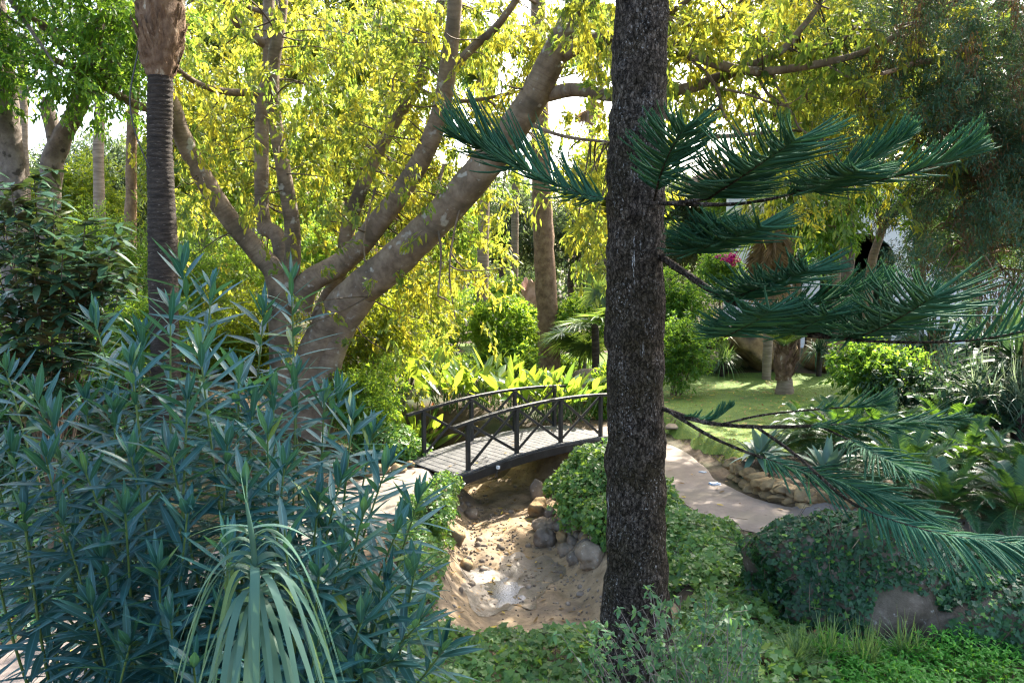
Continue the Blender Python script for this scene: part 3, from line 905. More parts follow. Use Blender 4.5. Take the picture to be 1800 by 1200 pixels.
# low rubble wall that holds the cycad bed, stone by stone
wallpts = spline([(3.95, 13.9, 0), (4.05, 13.0, 0), (4.45, 12.2, 0), (5.25, 11.45, 0), (6.5, 10.5, 0)], 26)
rw = thing('rubble_wall', 'low rubble stone wall holding the cycad bed beside the footpath', 'wall', (*wallpts[8][:2], 0))
g = G()
for i in range(1, 26):
    for c_ in range(2):
        p = lerp(wallpts[i - 1], wallpts[i], random.random())
        rad = np.array([random.uniform(.14, .24), random.uniform(.12, .18), random.uniform(.10, .15)])
        v, f = rock_shape(rad, 200 + i * 3 + c_, 4, .14, .5)
        g.add(v + [p[0] + random.uniform(-.04, .04), p[1] + random.uniform(-.03, .03), .05 + c_ * .17], f)
g.build('rubble', M['ochre_stone'], rw)

# crumpled litter by the path, leaf litter
for k, (px, py, lb) in enumerate([(1258, 853, 'crumpled blue and white paper litter at the lawn edge'), (1235, 832, 'small pale scrap of paper on the path edge')]):
    c = ground(px, py)
    v, f = rock_shape(np.array([.10, .07, .035]) * (1 if k == 0 else .6), 300 + k, 3, .35, .3)
    g = G(); g.add(v + c + [0, 0, .03], f)
    tag(g.build('paper_litter', M['paper'], None, smooth_=False, loc=c), lb, 'litter')

# the small cobbles that fill the right bank between the bigger stones
k = 0
while k < 34:
    x, y = random.uniform(.15, 1.45), random.uniform(11.0, 13.9)
    d = float(pdist(np.array([x]), np.array([y]), GUL)[0])
    if not .85 < d < 1.30:
        continue
    r = random.uniform(.055, .105)
    rock('cobble', 0, 0, 2 * r * FPX / y, 2 * r * .8 * FPX / y, random.choice(['stone', 'ochre_stone', 'stone', 'grey_stone']), 'small rounded cobble set in the bank below the bright ivy mound', 500 + k, 'stone', 'small cobbles in the bank right of the stream bed', pos=(x, y, hz(x, y)), dz=.35, flat=.1)
    k += 1

# ------------------------------------------------------------------ plant builders
def sprays(gl, gw, C, D, per, tl, L, W, droopy=.5, nseg=2, prof=(.25, 1, .08), twig_r=.004, spread=.8, roll=True, ldroop=.25, fold=0.0, jit=.3):
    """leafy twigs: C centres (M,3), D directions (M,3); per leaves on each"""
    M_ = len(C)
    D = unit(D)
    tl_ = tl * rng.uniform(.6, 1.3, M_)
    K = 4
    t = np.linspace(0, 1, K)
    PT = C[:, None] + D[:, None] * (tl_[:, None] * t)[..., None]
    PT[:, :, 2] -= (droopy * .5 * tl_[:, None]) * t ** 2
    if gw is not None:
        mtubes(gw, PT, np.outer(np.full(M_, twig_r), 1 - .7 * t), 3)
    s = rng.random((M_, per)) ** .8
    base = C[:, None] + D[:, None] * (tl_[:, None] * s)[..., None]
    base[:, :, 2] -= (droopy * .5 * tl_[:, None]) * s ** 2
    base = base + rng.normal(size=base.shape) * (tl * jit * .25)
    ld = D[:, None] * .55 + rng.normal(size=(M_, per, 3)) * spread * .6
    ld[..., 2] -= droopy
    n = M_ * per
    blades(gl, base.reshape(-1, 3), ld.reshape(-1, 3), L * rng.uniform(.65, 1.25, n), W * rng.uniform(.75, 1.2, n), droop=ldroop * rng.random(n), nseg=nseg, prof=prof, roll=rng.uniform(-1.2, 1.2, n) if roll else None, fold=fold)

def merge(gl, gw):
    for v, f, u in zip(gw.v, gw.f, gw.uv):
        gl.v.append(v); gl.f.append(f + gl.n); gl.uv.append(u); gl.m.append(np.full(len(f), 1))
    gl.n += gw.n

def shell(c, r, n, bias=.45):
    q = rsphere(n)
    return np.asarray(c) + q * np.asarray(r) * (rng.random((n, 1)) ** bias), q

def lumps(c, r, k, f=.55):
    """an uneven crown: several overlapping lobes inside an ellipsoid"""
    c, r = np.asarray(c, float), np.asarray(r, float)
    q = rsphere(k) * rng.uniform(.35, .75, (k, 1))
    return [(c + a * r, r * f * rng.uniform(.7, 1.15)) for a in q]

def bush(name, label, c, r, n, L, W, mat, cat='bush', group=None, per=12, lobes=9, droopy=.15, tl=None, core=True, part='leaves', ldroop=.2, prof=(.25, 1, .08), wood='twig', f=.55, bias=.35, spread=.9):
    c, r = np.asarray(c, float), np.asarray(r, float)
    base = (c[0], c[1], hz(c[0], c[1]))
    t = thing(name, label, cat, base, group)
    gl, gw = G(), G()
    tl = tl or float(r.mean()) * .3
    for lc, lr in (lumps(c, r, lobes, f) if lobes > 1 else [(c, r * (.5 + .48 * q_)) for q_ in (1, .9, .75, .5)]):
        m_ = max(3, int(2.4 * n / per / (lobes if lobes > 1 else 4)))
        C, q = shell(lc, lr, m_, bias)
        keep = C[:, 2] > hgt(C[:, 0], C[:, 1])
        sprays(gl, gw, C[keep], q[keep] + [0, 0, .25], per, tl, L, W, droopy, ldroop=ldroop, prof=prof, spread=spread, twig_r=min(.004, tl * .03))
        st = np.linspace(0, 1, 5)[:, None]
        b0 = np.array([c[0] + rng.normal() * r[0] * .12, c[1] + rng.normal() * r[1] * .12, base[2] - .05])
        PT = b0 + (lc - b0) * st + np.array([0, 0, 1.0]) * np.sin(st * np.pi) * .06
        mtubes(gw, PT[None], np.linspace(.012, .004, 5)[None] * (.5 + r.mean()), 5)
    merge(gl, gw)
    gl.build(part, [M[mat], M[wood]], t)
    return t

def tree(name, label, trunk, rad, clumps, nleaf, L, W, mat, bark, cat='tree', group=None, per=14, droopy=.4, tl=.5, bump=.12, limb=.35, sides=12, prof=(.25, 1, .08), lobes=7, f=.5, bias=.5, spread=.8, leafpart='crown'):
    trunk = [np.asarray(p, float) for p in trunk]
    trunk[0] = np.array([trunk[0][0], trunk[0][1], hz(trunk[0][0], trunk[0][1]) - .15])
    t = thing(name, label, cat, (trunk[0][0], trunk[0][1], trunk[0][2] + .15), group)
    g = G()
    tube(g, trunk, rad, sides, bump=bump, bs=3.5, seed=len(label) % 7)
    gw, gl = G(), G()
    tot = sum(float(np.prod(r)) ** (2 / 3) for _, r in clumps)
    for c, r in clumps:
        c, r = np.asarray(c, float), np.asarray(r, float)
        m_ = nleaf * float(np.prod(r)) ** (2 / 3) / tot
        j = min(len(trunk) - 1, len(trunk) - 1)
        s = trunk[-1] if len(trunk) < 4 else trunk[-1 - (int(c[2] * 7) % 2)]
        for lc, lr in lumps(c, r, lobes, f):
            mid = (s + lc) / 2 + np.array([0, 0, .25 * r[2]]) * rng.uniform(-.6, 1) + rng.normal(size=3) * .08 * r
            tube(g, [s, mid, lc], [rad[-1] * limb * 1.3, rad[-1] * limb * .8, rad[-1] * limb * .25], 6, 10, cap=False)
            C, q = shell(lc, lr, max(2, int(m_ / per / lobes)), bias)
            sprays(gl, gw, C, q * .8 + rng.normal(size=C.shape) * .3 + [0, 0, .1], per, tl, L, W, droopy, prof=prof, spread=spread, twig_r=tl * .012)
    o = g.build('trunk', M[bark], t)
    if gl.n:
        merge(gl, gw)
        gl.build(leafpart, [M[mat], M['twig']], t)
    return t

def cells(rows, y0, dens, Y0, Y1, x0=0, cell=100):
    out = []
    for i, row in enumerate(rows):
        for j, wgt in enumerate(row):
            n = rng.poisson(wgt * dens)
            for _ in range(n):
                out.append(P(x0 + (j + rng.random()) * cell, y0 + (i + rng.random()) * cell, rng.uniform(Y0, Y1)))
    return np.array(out)

def feather(gr, gl, base, az, el, L, droop, nl, ll, lw, ang=R(60), vee=.25, rr=.012, start=.14, ldroop=.25, nseg=3, jitter=.06, tipf=.35, prof=(.55, 1, .7, .08)):
    """one pinnate frond"""
    d = np.array([math.cos(el) * math.sin(az), math.cos(el) * math.cos(az), math.sin(el)])
    t = np.linspace(0, 1, 14)
    pts = np.asarray(base, float) + d * (L * t)[:, None]
    pts[:, 2] -= droop * L * t ** 2.2
    pts[:, :2] -= np.array([math.sin(az), math.cos(az)]) * (.22 * droop * L * t ** 3)[:, None]
    mtubes(gr, pts[None], (rr * (1 - .75 * t))[None], 5)
    s = np.linspace(start, 1, nl)
    c = np.stack([np.interp(s, t, pts[:, k]) for k in range(3)], -1)
    T = unit(np.gradient(c, axis=0))
    S = unit(np.cross(T, [0, 0, 1]))
    Uu = np.cross(S, T)
    sn = (s - start) / (1 - start)
    lens = ll * np.clip(np.sin(np.pi * (sn * .80 + .14)), tipf, 1) * rng.uniform(.92, 1.06, nl)
    a = ang * (1 - .45 * sn)
    for sg in (-1, 1):
        dd = T * np.cos(a)[:, None] + S * (sg * np.sin(a))[:, None] + Uu * vee + rng.normal(size=(nl, 3)) * jitter
        blades(gl, c, dd, lens, lw, droop=ldroop * rng.uniform(.6, 1.4, nl), nseg=nseg, prof=prof, side=unit(np.cross(dd, Uu + S * sg * .4)), fold=.15)

def fan(gl, gs, base, az, el, pet, rad_, n=34, spread=R(300), lw=.035, droop=.25, tip=0.0):
    """one palmate fan leaf on its stalk"""
    d = np.array([math.cos(el) * math.sin(az), math.cos(el) * math.cos(az), math.sin(el)])
    t = np.linspace(0, 1, 7)
    pts = np.asarray(base, float) + d * (pet * t)[:, None]
    pts[:, 2] -= .18 * pet * t ** 2
    mtubes(gs, pts[None], (.014 * (1 - .4 * t))[None], 4)
    hub = pts[-1]
    T = unit(pts[-1] - pts[-2] + np.array([0, 0, -tip]))
    S = unit(np.cross(T, [0, 0, 1]))
    Nn = np.cross(S, T)
    a = np.linspace(-spread / 2, spread / 2, n) + rng.normal(size=n) * .02
    dd = T * np.cos(a)[:, None] + S * np.sin(a)[:, None] + Nn * (.12 + .15 * np.abs(np.sin(a)))[:, None]
    ln = rad_ * (.72 + .28 * np.cos(a / 2)) * rng.uniform(.94, 1.04, n)
    blades(gl, np.repeat(hub[None], n, 0), dd, ln, lw, droop=droop * rng.uniform(.5, 1.5, n), nseg=4, prof=(.35, .9, 1, .55, .05), side=np.cross(dd, Nn + S * 0), fold=.22)

def straps(gl, base, n, L, W, el0, el1, droop, spreadb=.05, nseg=6, prof=(.6, .9, 1, .95, .75, .4, .04), fold=.18, az0=0, azs=2 * np.pi, lj=.25):
    az = az0 + rng.random(n) * azs
    el = rng.uniform(el0, el1, n)
    d = np.stack([np.cos(el) * np.sin(az), np.cos(el) * np.cos(az), np.sin(el)], -1)
    b = np.asarray(base, float) + d * spreadb * rng.uniform(.3, 1, (n, 1)) + np.c_[rng.normal(size=(n, 2)) * spreadb, np.zeros(n)]
    if len(prof) != nseg + 1:
        prof = np.interp(np.linspace(0, 1, nseg + 1), np.linspace(0, 1, len(prof)), prof)
    blades(gl, b, d, L * rng.uniform(1 - lj, 1 + lj, n), W * rng.uniform(.8, 1.15, n), droop=droop * rng.uniform(.5, 1.5, n) * np.cos(el), nseg=nseg, prof=prof, fold=fold, roll=rng.uniform(-.3, .3, n))

# ------------------------------------------------------------------ 1  the dark pine in front, with its fronds
BASE = P(1118, 1130, 7.5)
pine = thing('norfolk_pine', 'dark speckled straight pine trunk in front of the bridge with green rope like fronds', 'tree', (BASE[0], 7.5, hz(BASE[0], 7.5)))
g = G()
tp = [np.array([BASE[0] - .0, 7.5, -.2]), P(1119, 1000, 7.5), P(1118, 760, 7.5), P(1116, 500, 7.5), P(1120, 250, 7.5), P(1127, 0, 7.5), P(1130, -400, 7.5), P(1132, -1200, 7.5)]
rp = [74, 56, 51, 50, 48, 44, 40, 28]
tube(g, tp, [r * 7.5 / 1400 for r in rp], 40, 160, bump=.055, bs=7, seed=2)
v = np.concatenate(g.v[:1])
g.v[0] = v + unit(v - np.c_[np.interp(v[:, 2], [p[2] for p in tp], [p[0] for p in tp]), np.full(len(v), 7.5), v[:, 2]]) * (nz(v * [1, 1, .6], 26, 1)[:, None] * .006)
g.build('trunk', M['bark_pine'], pine)

def araucaria(pts, r0, blen, roll=0.0, start=.1, ang=R(52), tilt=.35, curl=.35, sp=.017, sides_=(1, 1), tipf=.3, droopb=0.0, thick=.0138, seed=0, label=None, taper0=.45, sub=None):
    c = spline(pts, 60)
    Lt = np.linalg.norm(np.diff(c, axis=0), axis=1).sum()
    gw, gl = G(), G()
    rr = np.interp(np.linspace(0, 1, 60), [0, 1], [r0, .005])
    tube(gw, c[::3], list(rr[::3]), 7, 40, bump=.12, bs=14, cap=True, seed=seed)
    nb = int(Lt * (1 - start) / sp)
    s = np.linspace(start, .995, nb)
    q = np.linspace(0, 1, 60)
    p = np.stack([np.interp(s, q, c[:, k]) for k in range(3)], -1)
    T = unit(np.gradient(p, axis=0))
    S0 = unit(np.cross(T, [0, 0, 1.0]))
    U0 = np.cross(S0, T)
    S = S0 * math.cos(roll) + U0 * math.sin(roll)
    Un = np.cross(S, T)
    K = 7
    t = np.linspace(0, 1, K)
    AP, AT = [], []
    for sg, keep in zip((-1, 1), sides_):
        if not keep:
            continue
        m_ = rng.random(nb) < keep
        sn = (s[m_] - start) / (1 - start)
        n = m_.sum()
        ln = blen * np.where(rng.random(n) < .10, rng.uniform(.3, .8, n), 1) * np.minimum(taper0 + (1 - taper0) * sn / .35, 1) * (1 - (1 - tipf) * np.clip((sn - .62) / .38, 0, 1) ** 1.6) * rng.uniform(.82, 1.1, n)
        a = ang * (1 - .35 * sn) + rng.normal(size=n) * .10
        d = T[m_] * np.cos(a)[:, None] + S[m_] * (sg * np.sin(a) * math.cos(tilt))[:, None] + Un[m_] * (math.sin(tilt) * 1 * rng.uniform(.2, 1.6, n) + rng.normal(size=n) * .16)[:, None] + rng.normal(size=(n, 3)) * .05
        d = unit(d)
        B = p[m_][:, None] + d[:, None] * (ln[:, None] * t)[..., None]
        B = B + T[m_][:, None] * (ln[:, None] * curl * .45 * t ** 2)[..., None]
        B[:, :, 2] += (ln[:, None] * (curl * .55 - droopb)) * t ** 2
        AP.append(B)
    AP = np.concatenate(AP)
    nB = len(AP)
    mtubes(gl, AP, np.outer(rng.uniform(.8, 1.2, nB), np.array([.9, 1, 1, .95, .85, .7, .3])) * thick * .62, 5)
    nn = 84
    tt = np.linspace(.02, 1, nn)
    i0 = np.clip((tt * (K - 1)).astype(int), 0, K - 2)
    fr = tt * (K - 1) - i0
    cc = AP[:, i0] * (1 - fr)[None, :, None] + AP[:, i0 + 1] * fr[None, :, None]
    tg = unit(AP[:, i0 + 1] - AP[:, i0])
    rd = rng.normal(size=cc.shape)
    rd = unit(rd - tg * (rd * tg).sum(-1, keepdims=True))
    blades(gl, cc.reshape(-1, 3), (tg * .85 + rd * .62).reshape(-1, 3), thick * 1.65 * rng.uniform(.8, 1.25, nB * nn), thick * .36, nseg=1, prof=(1, .12))
    o = gw.build('branch', M['bark_pine'], pine)
    if label:
        o['label'] = label
    gl.build('needles', M['needle'], o)
    return o

def PP(*a):
    return [P(*q) for q in a]
# left frond
araucaria(PP((1075, 352, 7.35), (1010, 338, 7.2), (930, 300, 7.0), (860, 268, 6.85), (800, 238, 6.7)), .012, .52, roll=.85, start=.06, tilt=.25, ang=R(55), seed=1, label='frond left of the trunk, tip curling up')
# upper plates: boughs that come towards the viewer, rise a little and spread to both sides
_one = araucaria
def araucaria(pts, *a, **k):
    o = _one(pts, *a, **k)
    if k.get('curl') == .14:
        k2 = dict(k); k2.pop('label', None); k2['blen'] = None; k2.pop('blen')
        a2 = list(a); a2[1] = a[1] * .85; a2[0] = a[0] * .6
        q = [np.asarray(p) + np.array([rng.uniform(-.06, .06), .16, -.085 + .05 * i]) for i, p in enumerate(pts[:3])]
        _one([np.asarray(pts[0])] + q[1:] , *a2, **k2)
    return o
FL = dict(tilt=.06, curl=.14, ang=R(70), tipf=.55, taper0=.8)
def bare(*a, r=.012):
    g = G(); tube(g, PP(*a), [r, r * .7], 7, 24, bump=.12, bs=14)
    return g.build('branch', M['bark_pine'], pine)
araucaria(PP((1150, 352, 7.2), (1160, 310, 6.8), (1180, 262, 6.4), (1205, 222, 6.1)), .012, .40, roll=.1, start=.15, tilt=.2, curl=.2, ang=R(66), seed=2)
bare((1160, 358, 7.3), (1210, 354, 7.1), (1250, 348, 6.9), r=.02)
araucaria(PP((1240, 350, 6.9), (1285, 322, 6.5), (1340, 285, 6.1), (1398, 246, 5.75)), .018, .60, start=.04, seed=3, label='broad frond in front, right of the trunk', **FL)
araucaria(PP((1165, 358, 7.2), (1300, 358, 7.0), (1420, 332, 6.8), (1520, 285, 6.7), (1598, 236, 6.6)), .020, .32, roll=.35, start=.42, tilt=.15, curl=.2, seed=4)
araucaria(PP((1400, 337, 6.8), (1480, 328, 6.7), (1580, 308, 6.5), (1660, 282, 6.4), (1712, 262, 6.3)), .014, .34, roll=.35, start=.3, tilt=.2, curl=.2, ang=R(50), seed=5)
araucaria(PP((1420, 338, 6.8), (1460, 320, 6.4), (1510, 300, 6.0)), .010, .40, start=.1, seed=34, **FL)
bare((1160, 448, 7.3), (1200, 446, 7.1), (1215, 442, 6.9))
araucaria(PP((1210, 443, 6.9), (1250, 430, 6.5), (1295, 415, 6.2), (1338, 398, 5.9)), .012, .44, start=.04, seed=6, **FL)
araucaria(PP((1205, 420, 7.0), (1230, 405, 6.6), (1262, 392, 6.3)), .009, .30, start=.1, seed=16, **FL)
# thick limb and the plates of foliage it carries
bare((1160, 450, 7.35), (1215, 487, 7.1), (1270, 522, 6.9), (1350, 556, 6.7), (1420, 584, 6.4), (1500, 596, 6.1), r=.034)
araucaria(PP((1275, 528, 6.9), (1320, 510, 6.5), (1375, 492, 6.2), (1424, 474, 5.9)), .014, .46, start=.04, seed=8, **FL)
araucaria(PP((1330, 548, 6.75), (1400, 540, 6.6), (1480, 520, 6.5), (1562, 492, 6.4)), .012, .30, roll=.35, start=.1, tilt=.2, curl=.2, seed=9)
araucaria(PP((1275, 590, 6.7), (1300, 578, 6.3), (1330, 562, 6.0), (1355, 545, 5.7)), .012, .40, start=.04, seed=10, **FL)
araucaria(PP((1470, 597, 6.3), (1530, 582, 6.0), (1585, 555, 5.7), (1642, 520, 5.3)), .018, .58, start=.04, seed=11, label='bright broad frond held out over the glossy bush', **FL)
araucaria(PP((1500, 590, 6.1), (1580, 562, 6.0), (1645, 528, 5.9)), .010, .28, roll=.4, start=.1, tilt=.2, curl=.2, seed=36)
araucaria(PP((1385, 588, 6.5), (1420, 572, 6.1), (1455, 550, 5.8)), .010, .40, start=.04, seed=12, **FL)
araucaria(PP((1420, 590, 6.3), (1540, 600, 6.0), (1650, 601, 5.7), (1750, 592, 5.4), (1860, 565, 5.1)), .014, .34, roll=.6, start=.55, tilt=.5, sp=.045, curl=.6, seed=13, label='thin nearly bare branch reaching to the right edge')
# lower limb and hanging fronds, seen from above
LO = dict(tilt=.0, curl=.2, ang=R(58), tipf=.35, taper0=.6)
araucaria(PP((1165, 718, 7.35), (1240, 742, 7.1), (1330, 750, 6.9), (1450, 748, 6.7), (1560, 745, 6.5), (1690, 735, 6.3)), .026, .32, start=.56, droopb=.1, seed=14, **LO)
araucaria(PP((1270, 745, 7.0), (1350, 728, 6.9), (1480, 716, 6.8), (1560, 712, 6.7)), .012, .22, roll=.2, start=.55, sides_=(.6, .6), seed=15)
araucaria(PP((1175, 722, 7.3), (1260, 772, 6.95), (1370, 815, 6.6), (1500, 855, 6.2), (1650, 912, 5.8)), .018, .46, start=.44, droopb=.22, seed=17, label='long frond drooping over the cycad bed', **LO)
araucaria(PP((1330, 750, 6.9), (1400, 800, 6.4), (1500, 885, 5.9), (1620, 930, 5.5), (1730, 950, 5.2), (1840, 958, 5.0)), .016, .36, roll=-.15, start=.42, droopb=.55, seed=18, label='lowest frond drooping above the ivy rock', tilt=-.1, curl=.3, ang=R(52))
araucaria(PP((1440, 748, 6.7), (1490, 772, 6.4), (1540, 800, 6.1), (1610, 832, 5.8)), .010, .30, start=.35, droopb=.2, seed=37, **LO)
araucaria(PP((1180, 722, 7.3), (1215, 735, 7.2), (1250, 738, 7.15), (1285, 715, 7.1)), .008, .14, roll=.3, start=.2, seed=19)
# the crown high above, outside the picture
for k in range(30):
    a = k * 2.4
    z0 = 7.9 + k * .21
    b = np.array([1.2, 7.5, z0])
    d = np.array([math.sin(a), math.cos(a), .12])
    araucaria([b + d * .2, b + d * 1.2 + [0, 0, .05], b + d * 2.6 + [0, 0, .3]], .03, .55, roll=0, start=.25, seed=20 + k, sp=.05)

# ------------------------------------------------------------------ 2  palm on the left
pb = P(292, 700, 12)
palm = thing('fan_palm', 'palm with dark ringed trunk and brown fibre boot left of the spreading tree', 'palm', (pb[0], 12, hz(pb[0], 12)))
g = G()
k_ = 12 / 1400
tube(g, [(pb[0], 12, hz(pb[0], 12) - .2), P(290, 600, 12), P(285, 400, 12), P(281, 250, 12), P(282, 135, 12)], [25 * k_, 24 * k_, 23.5 * k_, 20 * k_, 20 * k_], 28, 220, bump=.03, bs=9)
v = g.v[0]
ctr = np.c_[np.interp(v[:, 2], [0, 3, 8], [P(292, 700, 12)[0], P(288, 500, 12)[0], P(282, 100, 12)[0]]), np.full(len(v), 12.0), v[:, 2]]
g.v[0] = v + unit(v - ctr) * ((.5 + .5 * np.sin(v[:, 2] * 95 + 1.5 * nz(v, 4, 2)))[:, None] ** 3 * .012)
g.build('trunk', M['bark_palm'], palm)
g = G()
tube(g, [P(282, 138, 12), P(281, 112, 12), P(281, 80, 12), P(283, 30, 12), P(286, -140, 12), P(289, -330, 12)], [20 * k_, 30 * k_, 36 * k_, 38 * k_, 38 * k_, 24 * k_], 30, 60, bump=.09, bs=9)
ht = rng.uniform(0, 1, 150)
bz = P(282, 130, 12)[2]; tz = P(286, -90, 12)[2]
az = np.arange(150) * 2.399
pz = np.stack([np.full(150, P(283, 60, 12)[0]) + np.sin(az) * .27 * np.minimum(1, .6 + ht * 2.5), 12 + np.cos(az) * .27 * np.minimum(1, .6 + ht * 2.5), bz + (tz - bz) * ht], -1)
dd = np.stack([np.sin(az) * .45, np.cos(az) * .45, np.full(150, 1.0)], -1)
blades(g, pz, dd, rng.uniform(.18, .36, 150), rng.uniform(.07, .13, 150), nseg=3, prof=(1, .85, .6, .35), side=np.stack([np.cos(az), -np.sin(az), 0 * az], -1), fold=-.12, droop=-.1)
fb = rng.integers(0, 150, 900)
blades(g, pz[fb] + rng.normal(size=(900, 3)) * .06, rsphere(900) + [0, 0, -.2], rng.uniform(.08, .25, 900), .006, nseg=2, prof=(1, .8, .3), droop=.3)
g.build('boot', M['fibre'], palm)
gl, gs = G(), G()
top = P(289, -330, 12)
for k in range(34):
    az = k * 2.399
    el = R(78) - k * R(2.6)
    feather(gs, gl, top + np.array([math.sin(az), math.cos(az), 0]) * .12, az, el, 2.7, .50 + .004 * k, 60, .5, .028, ang=R(50), rr=.022, ldroop=.5, jitter=.08)
feather(gs, gl, top, R(72), R(8), 2.45, 1.05, 60, .42, .026, ang=R(50), rr=.02, ldroop=.5, jitter=.08)
merge(gl, gs); cr = gl.build('crown', [M['palm_leaf'], M['stem_green']], palm)
g = G()
tube(g, [P(243, 90, 11.7), P(231, 150, 11.7), P(229, 190, 11.7), P(240, 240, 11.7), P(262, 295, 11.75)], [.012, .012], 6, 30)
tag(g.build('hose', M['cable'], None, loc=P(243, 90, 11.7)), 'thin dark hose hanging in a loop against the left palm trunk', 'hose')

# ------------------------------------------------------------------ 3  the spreading tree
fig = thing('spreading_tree', 'large spreading tree with several leaning grey brown trunks and backlit yellow green leaves', 'tree', (*P(540, 700, 16)[:2], 1.0))
gw = G()
ends = []
def limb(pts, w0, w1, sides=12, bump=.05, leafy=0, ws=None):
    """pts: (px, py, Y); widths in photograph pixels"""
    q = [P(*a) for a in pts]
    k0, k1 = pts[0][2] / FPX / 2, pts[-1][2] / FPX / 2
    tube(gw, q, [w0 * k0, w1 * k1] if ws is None else [a * b[2] / FPX / 2 for a, b in zip(ws, pts)], sides, max(10, len(q) * 6), bump=bump, bs=3.0, seed=int(w0) % 6)
    ends.append((q, leafy))
Yb = 16
limb([(500, 830, Yb), (498, 735, Yb), (496, 640, Yb), (494, 560, Yb), (492, 505, Yb)], 46, 42, 16)
limb([(494, 520, Yb), (480, 475, Yb), (450, 440, Yb), (385, 358, 15.7), (325, 250, 15.4), (300, 180, 15.2), (255, 90, 15), (210, 0, 14.8), (160, -160, 14.5)], 42, 18, 14)
limb([(302, 190, 15.2), (240, 185, 14.8), (150, 130, 14.3), (70, 95, 14), (0, 62, 13.7), (-120, 20, 13.2)], 17, 7)
limb([(120, 95, 13.6), (70, 45, 13.6), (30, 10, 13.4)], 7, 4)
limb([(200, 85, 13.9), (130, 65, 13.7), (80, 45, 13.6), (20, 10, 13.3)], 13, 7)
limb([(500, 505, Yb), (490, 420, 16.4), (463, 390, 16.6), (460, 290, 16.8), (462, 190, 17), (472, 100, 17), (472, 0, 17), (470, -160, 17)], 30, 17, 12)
limb([(500, 505, Yb), (513, 470, 16), (513, 390, 15.8), (500, 310, 15.6), (482, 200, 15.5), (480, 120, 15.5), (492, 40, 15.5), (505, -120, 15.5)], 30, 18, 12)
limb([(458, 163, 17), (400, 162, 16.6), (350, 148, 16.2), (310, 120, 15.8), (270, 80, 15.4)], 13, 7)
limb([(466, 78, 17), (425, 50, 16.6), (398, 5, 16.2), (380, -60, 16)], 17, 10)
limb([(462, 22, 17), (420, 5, 16.8), (380, -25, 16.6)], 9, 5)
limb([(528, 850, Yb), (536, 745, Yb), (546, 660, Yb), (575, 585, Yb), (620, 520, 15.8), (690, 462, 15.5), (770, 385, 15.2), (860, 282, 14.8), (928, 185, 14.5), (965, 118, 14.3), (995, 50, 14.1), (1022, -10, 14), (1060, -120, 13.8)], 104, 34, 24, .06, ws=[120, 92, 72, 68, 64, 60, 57, 54, 52, 46, 38, 34, 28])
limb([(562, 800, Yb - .2), (570, 715, Yb - .2), (578, 650, Yb - .2), (598, 585, Yb - .1), (640, 518, 15.7)], 44, 46, 14)
limb([(525, 540, Yb), (545, 495, Yb), (610, 455, 16.2), (680, 372, 16), (735, 290, 15.8), (772, 205, 15.6), (790, 100, 15.4), (800, 0, 15.3), (808, -150, 15.2)], 46, 22, 14)
limb([(798, 118, 15.4), (835, 80, 15.2), (870, 50, 15), (910, -5, 14.8), (950, -80, 14.6)], 16, 11)
limb([(560, 560, 16.6), (600, 470, 17), (612, 400, 17.2), (645, 310, 17.3), (690, 222, 17.3), (735, 150, 17.3), (762, 60, 17.3), (775, 0, 17.3), (785, -120, 17.3)], 30, 14, 12)
limb([(732, 155, 17.3), (760, 168, 17), (800, 178, 16.8), (850, 174, 16.5), (915, 160, 16.2)], 10, 5, 8)
limb([(852, 174, 16.5), (880, 190, 16.3), (900, 205, 16.1)], 5, 3, 6)
limb([(750, 78, 17.3), (722, 70, 17.2), (690, 54, 17.1), (640, 42, 17), (600, 70, 16.8)], 9, 4, 8)
limb([(722, 70, 17.2), (708, 110, 17), (690, 140, 16.8)], 6, 3, 6)
limb([(958, 168, 14.5), (1010, 158, 14.2), (1080, 168, 13.9), (1200, 157, 13.4), (1260, 138, 13.2), (1310, 120, 13), (1370, 92, 12.8), (1405, 55, 12.7), (1440, 10, 12.6)], 24, 9, 10)
limb([(978, 105, 14.3), (1025, 78, 14), (1085, 66, 13.8), (1165, 72, 13.4), (1230, 102, 13.1), (1320, 126, 12.8), (1420, 116, 12.5), (1510, 95, 12.2), (1580, 60, 12)], 26, 8, 10)
limb([(985, 70, 14.1), (1015, 30, 14), (1048, -5, 13.9), (1100, -80, 13.7)], 18, 11, 10)
limb([(1160, 30, 13.6), (1200, 8, 13.5), (1240, -30, 13.4)], 12, 8, 8)
limb([(1165, 28, 13.5), (1220, 45, 13.2), (1270, 30, 13), (1305, 0, 12.9)], 8, 5, 8)
limb([(928, 215, 14.5), (965, 232, 14.3), (1010, 243, 14.1), (1072, 250, 13.9)], 9, 5, 6)
limb([(1168, 95, 13.4), (1215, 105, 13.2), (1258, 152, 13), (1272, 200, 12.9), (1302, 236, 12.8)], 9, 4, 6)
limb([(1165, 200, 13.5), (1215, 230, 13.2), (1255, 240, 13), (1320, 236, 12.8), (1380, 230, 12.7)], 11, 5, 6)
limb([(1262, 155, 13), (1310, 165, 12.8), (1380, 185, 12.6), (1430, 150, 12.4)], 5, 3, 6)
limb([(1330, 128, 12.8), (1350, 165, 12.7), (1390, 195, 12.6), (1405, 225, 12.5), (1440, 245, 12.4)], 6, 3, 6)
limb([(1355, 118, 12.8), (1365, 150, 12.7), (1380, 175, 12.6), (1395, 205, 12.5)], 5, 3, 6)
limb([(1450, 112, 12.4), (1480, 130, 12.3), (1520, 148, 12.2)], 6, 3, 6)
limb([(1400, 60, 12.7), (1400, 80, 12.6), (1470, 75, 12.4), (1500, 50, 12.3)], 5, 3, 6)
limb([(780, 290, 15.6), (765, 360, 15.2), (775, 440, 14.9), (770, 520, 14.7)], 6, 3, 6)
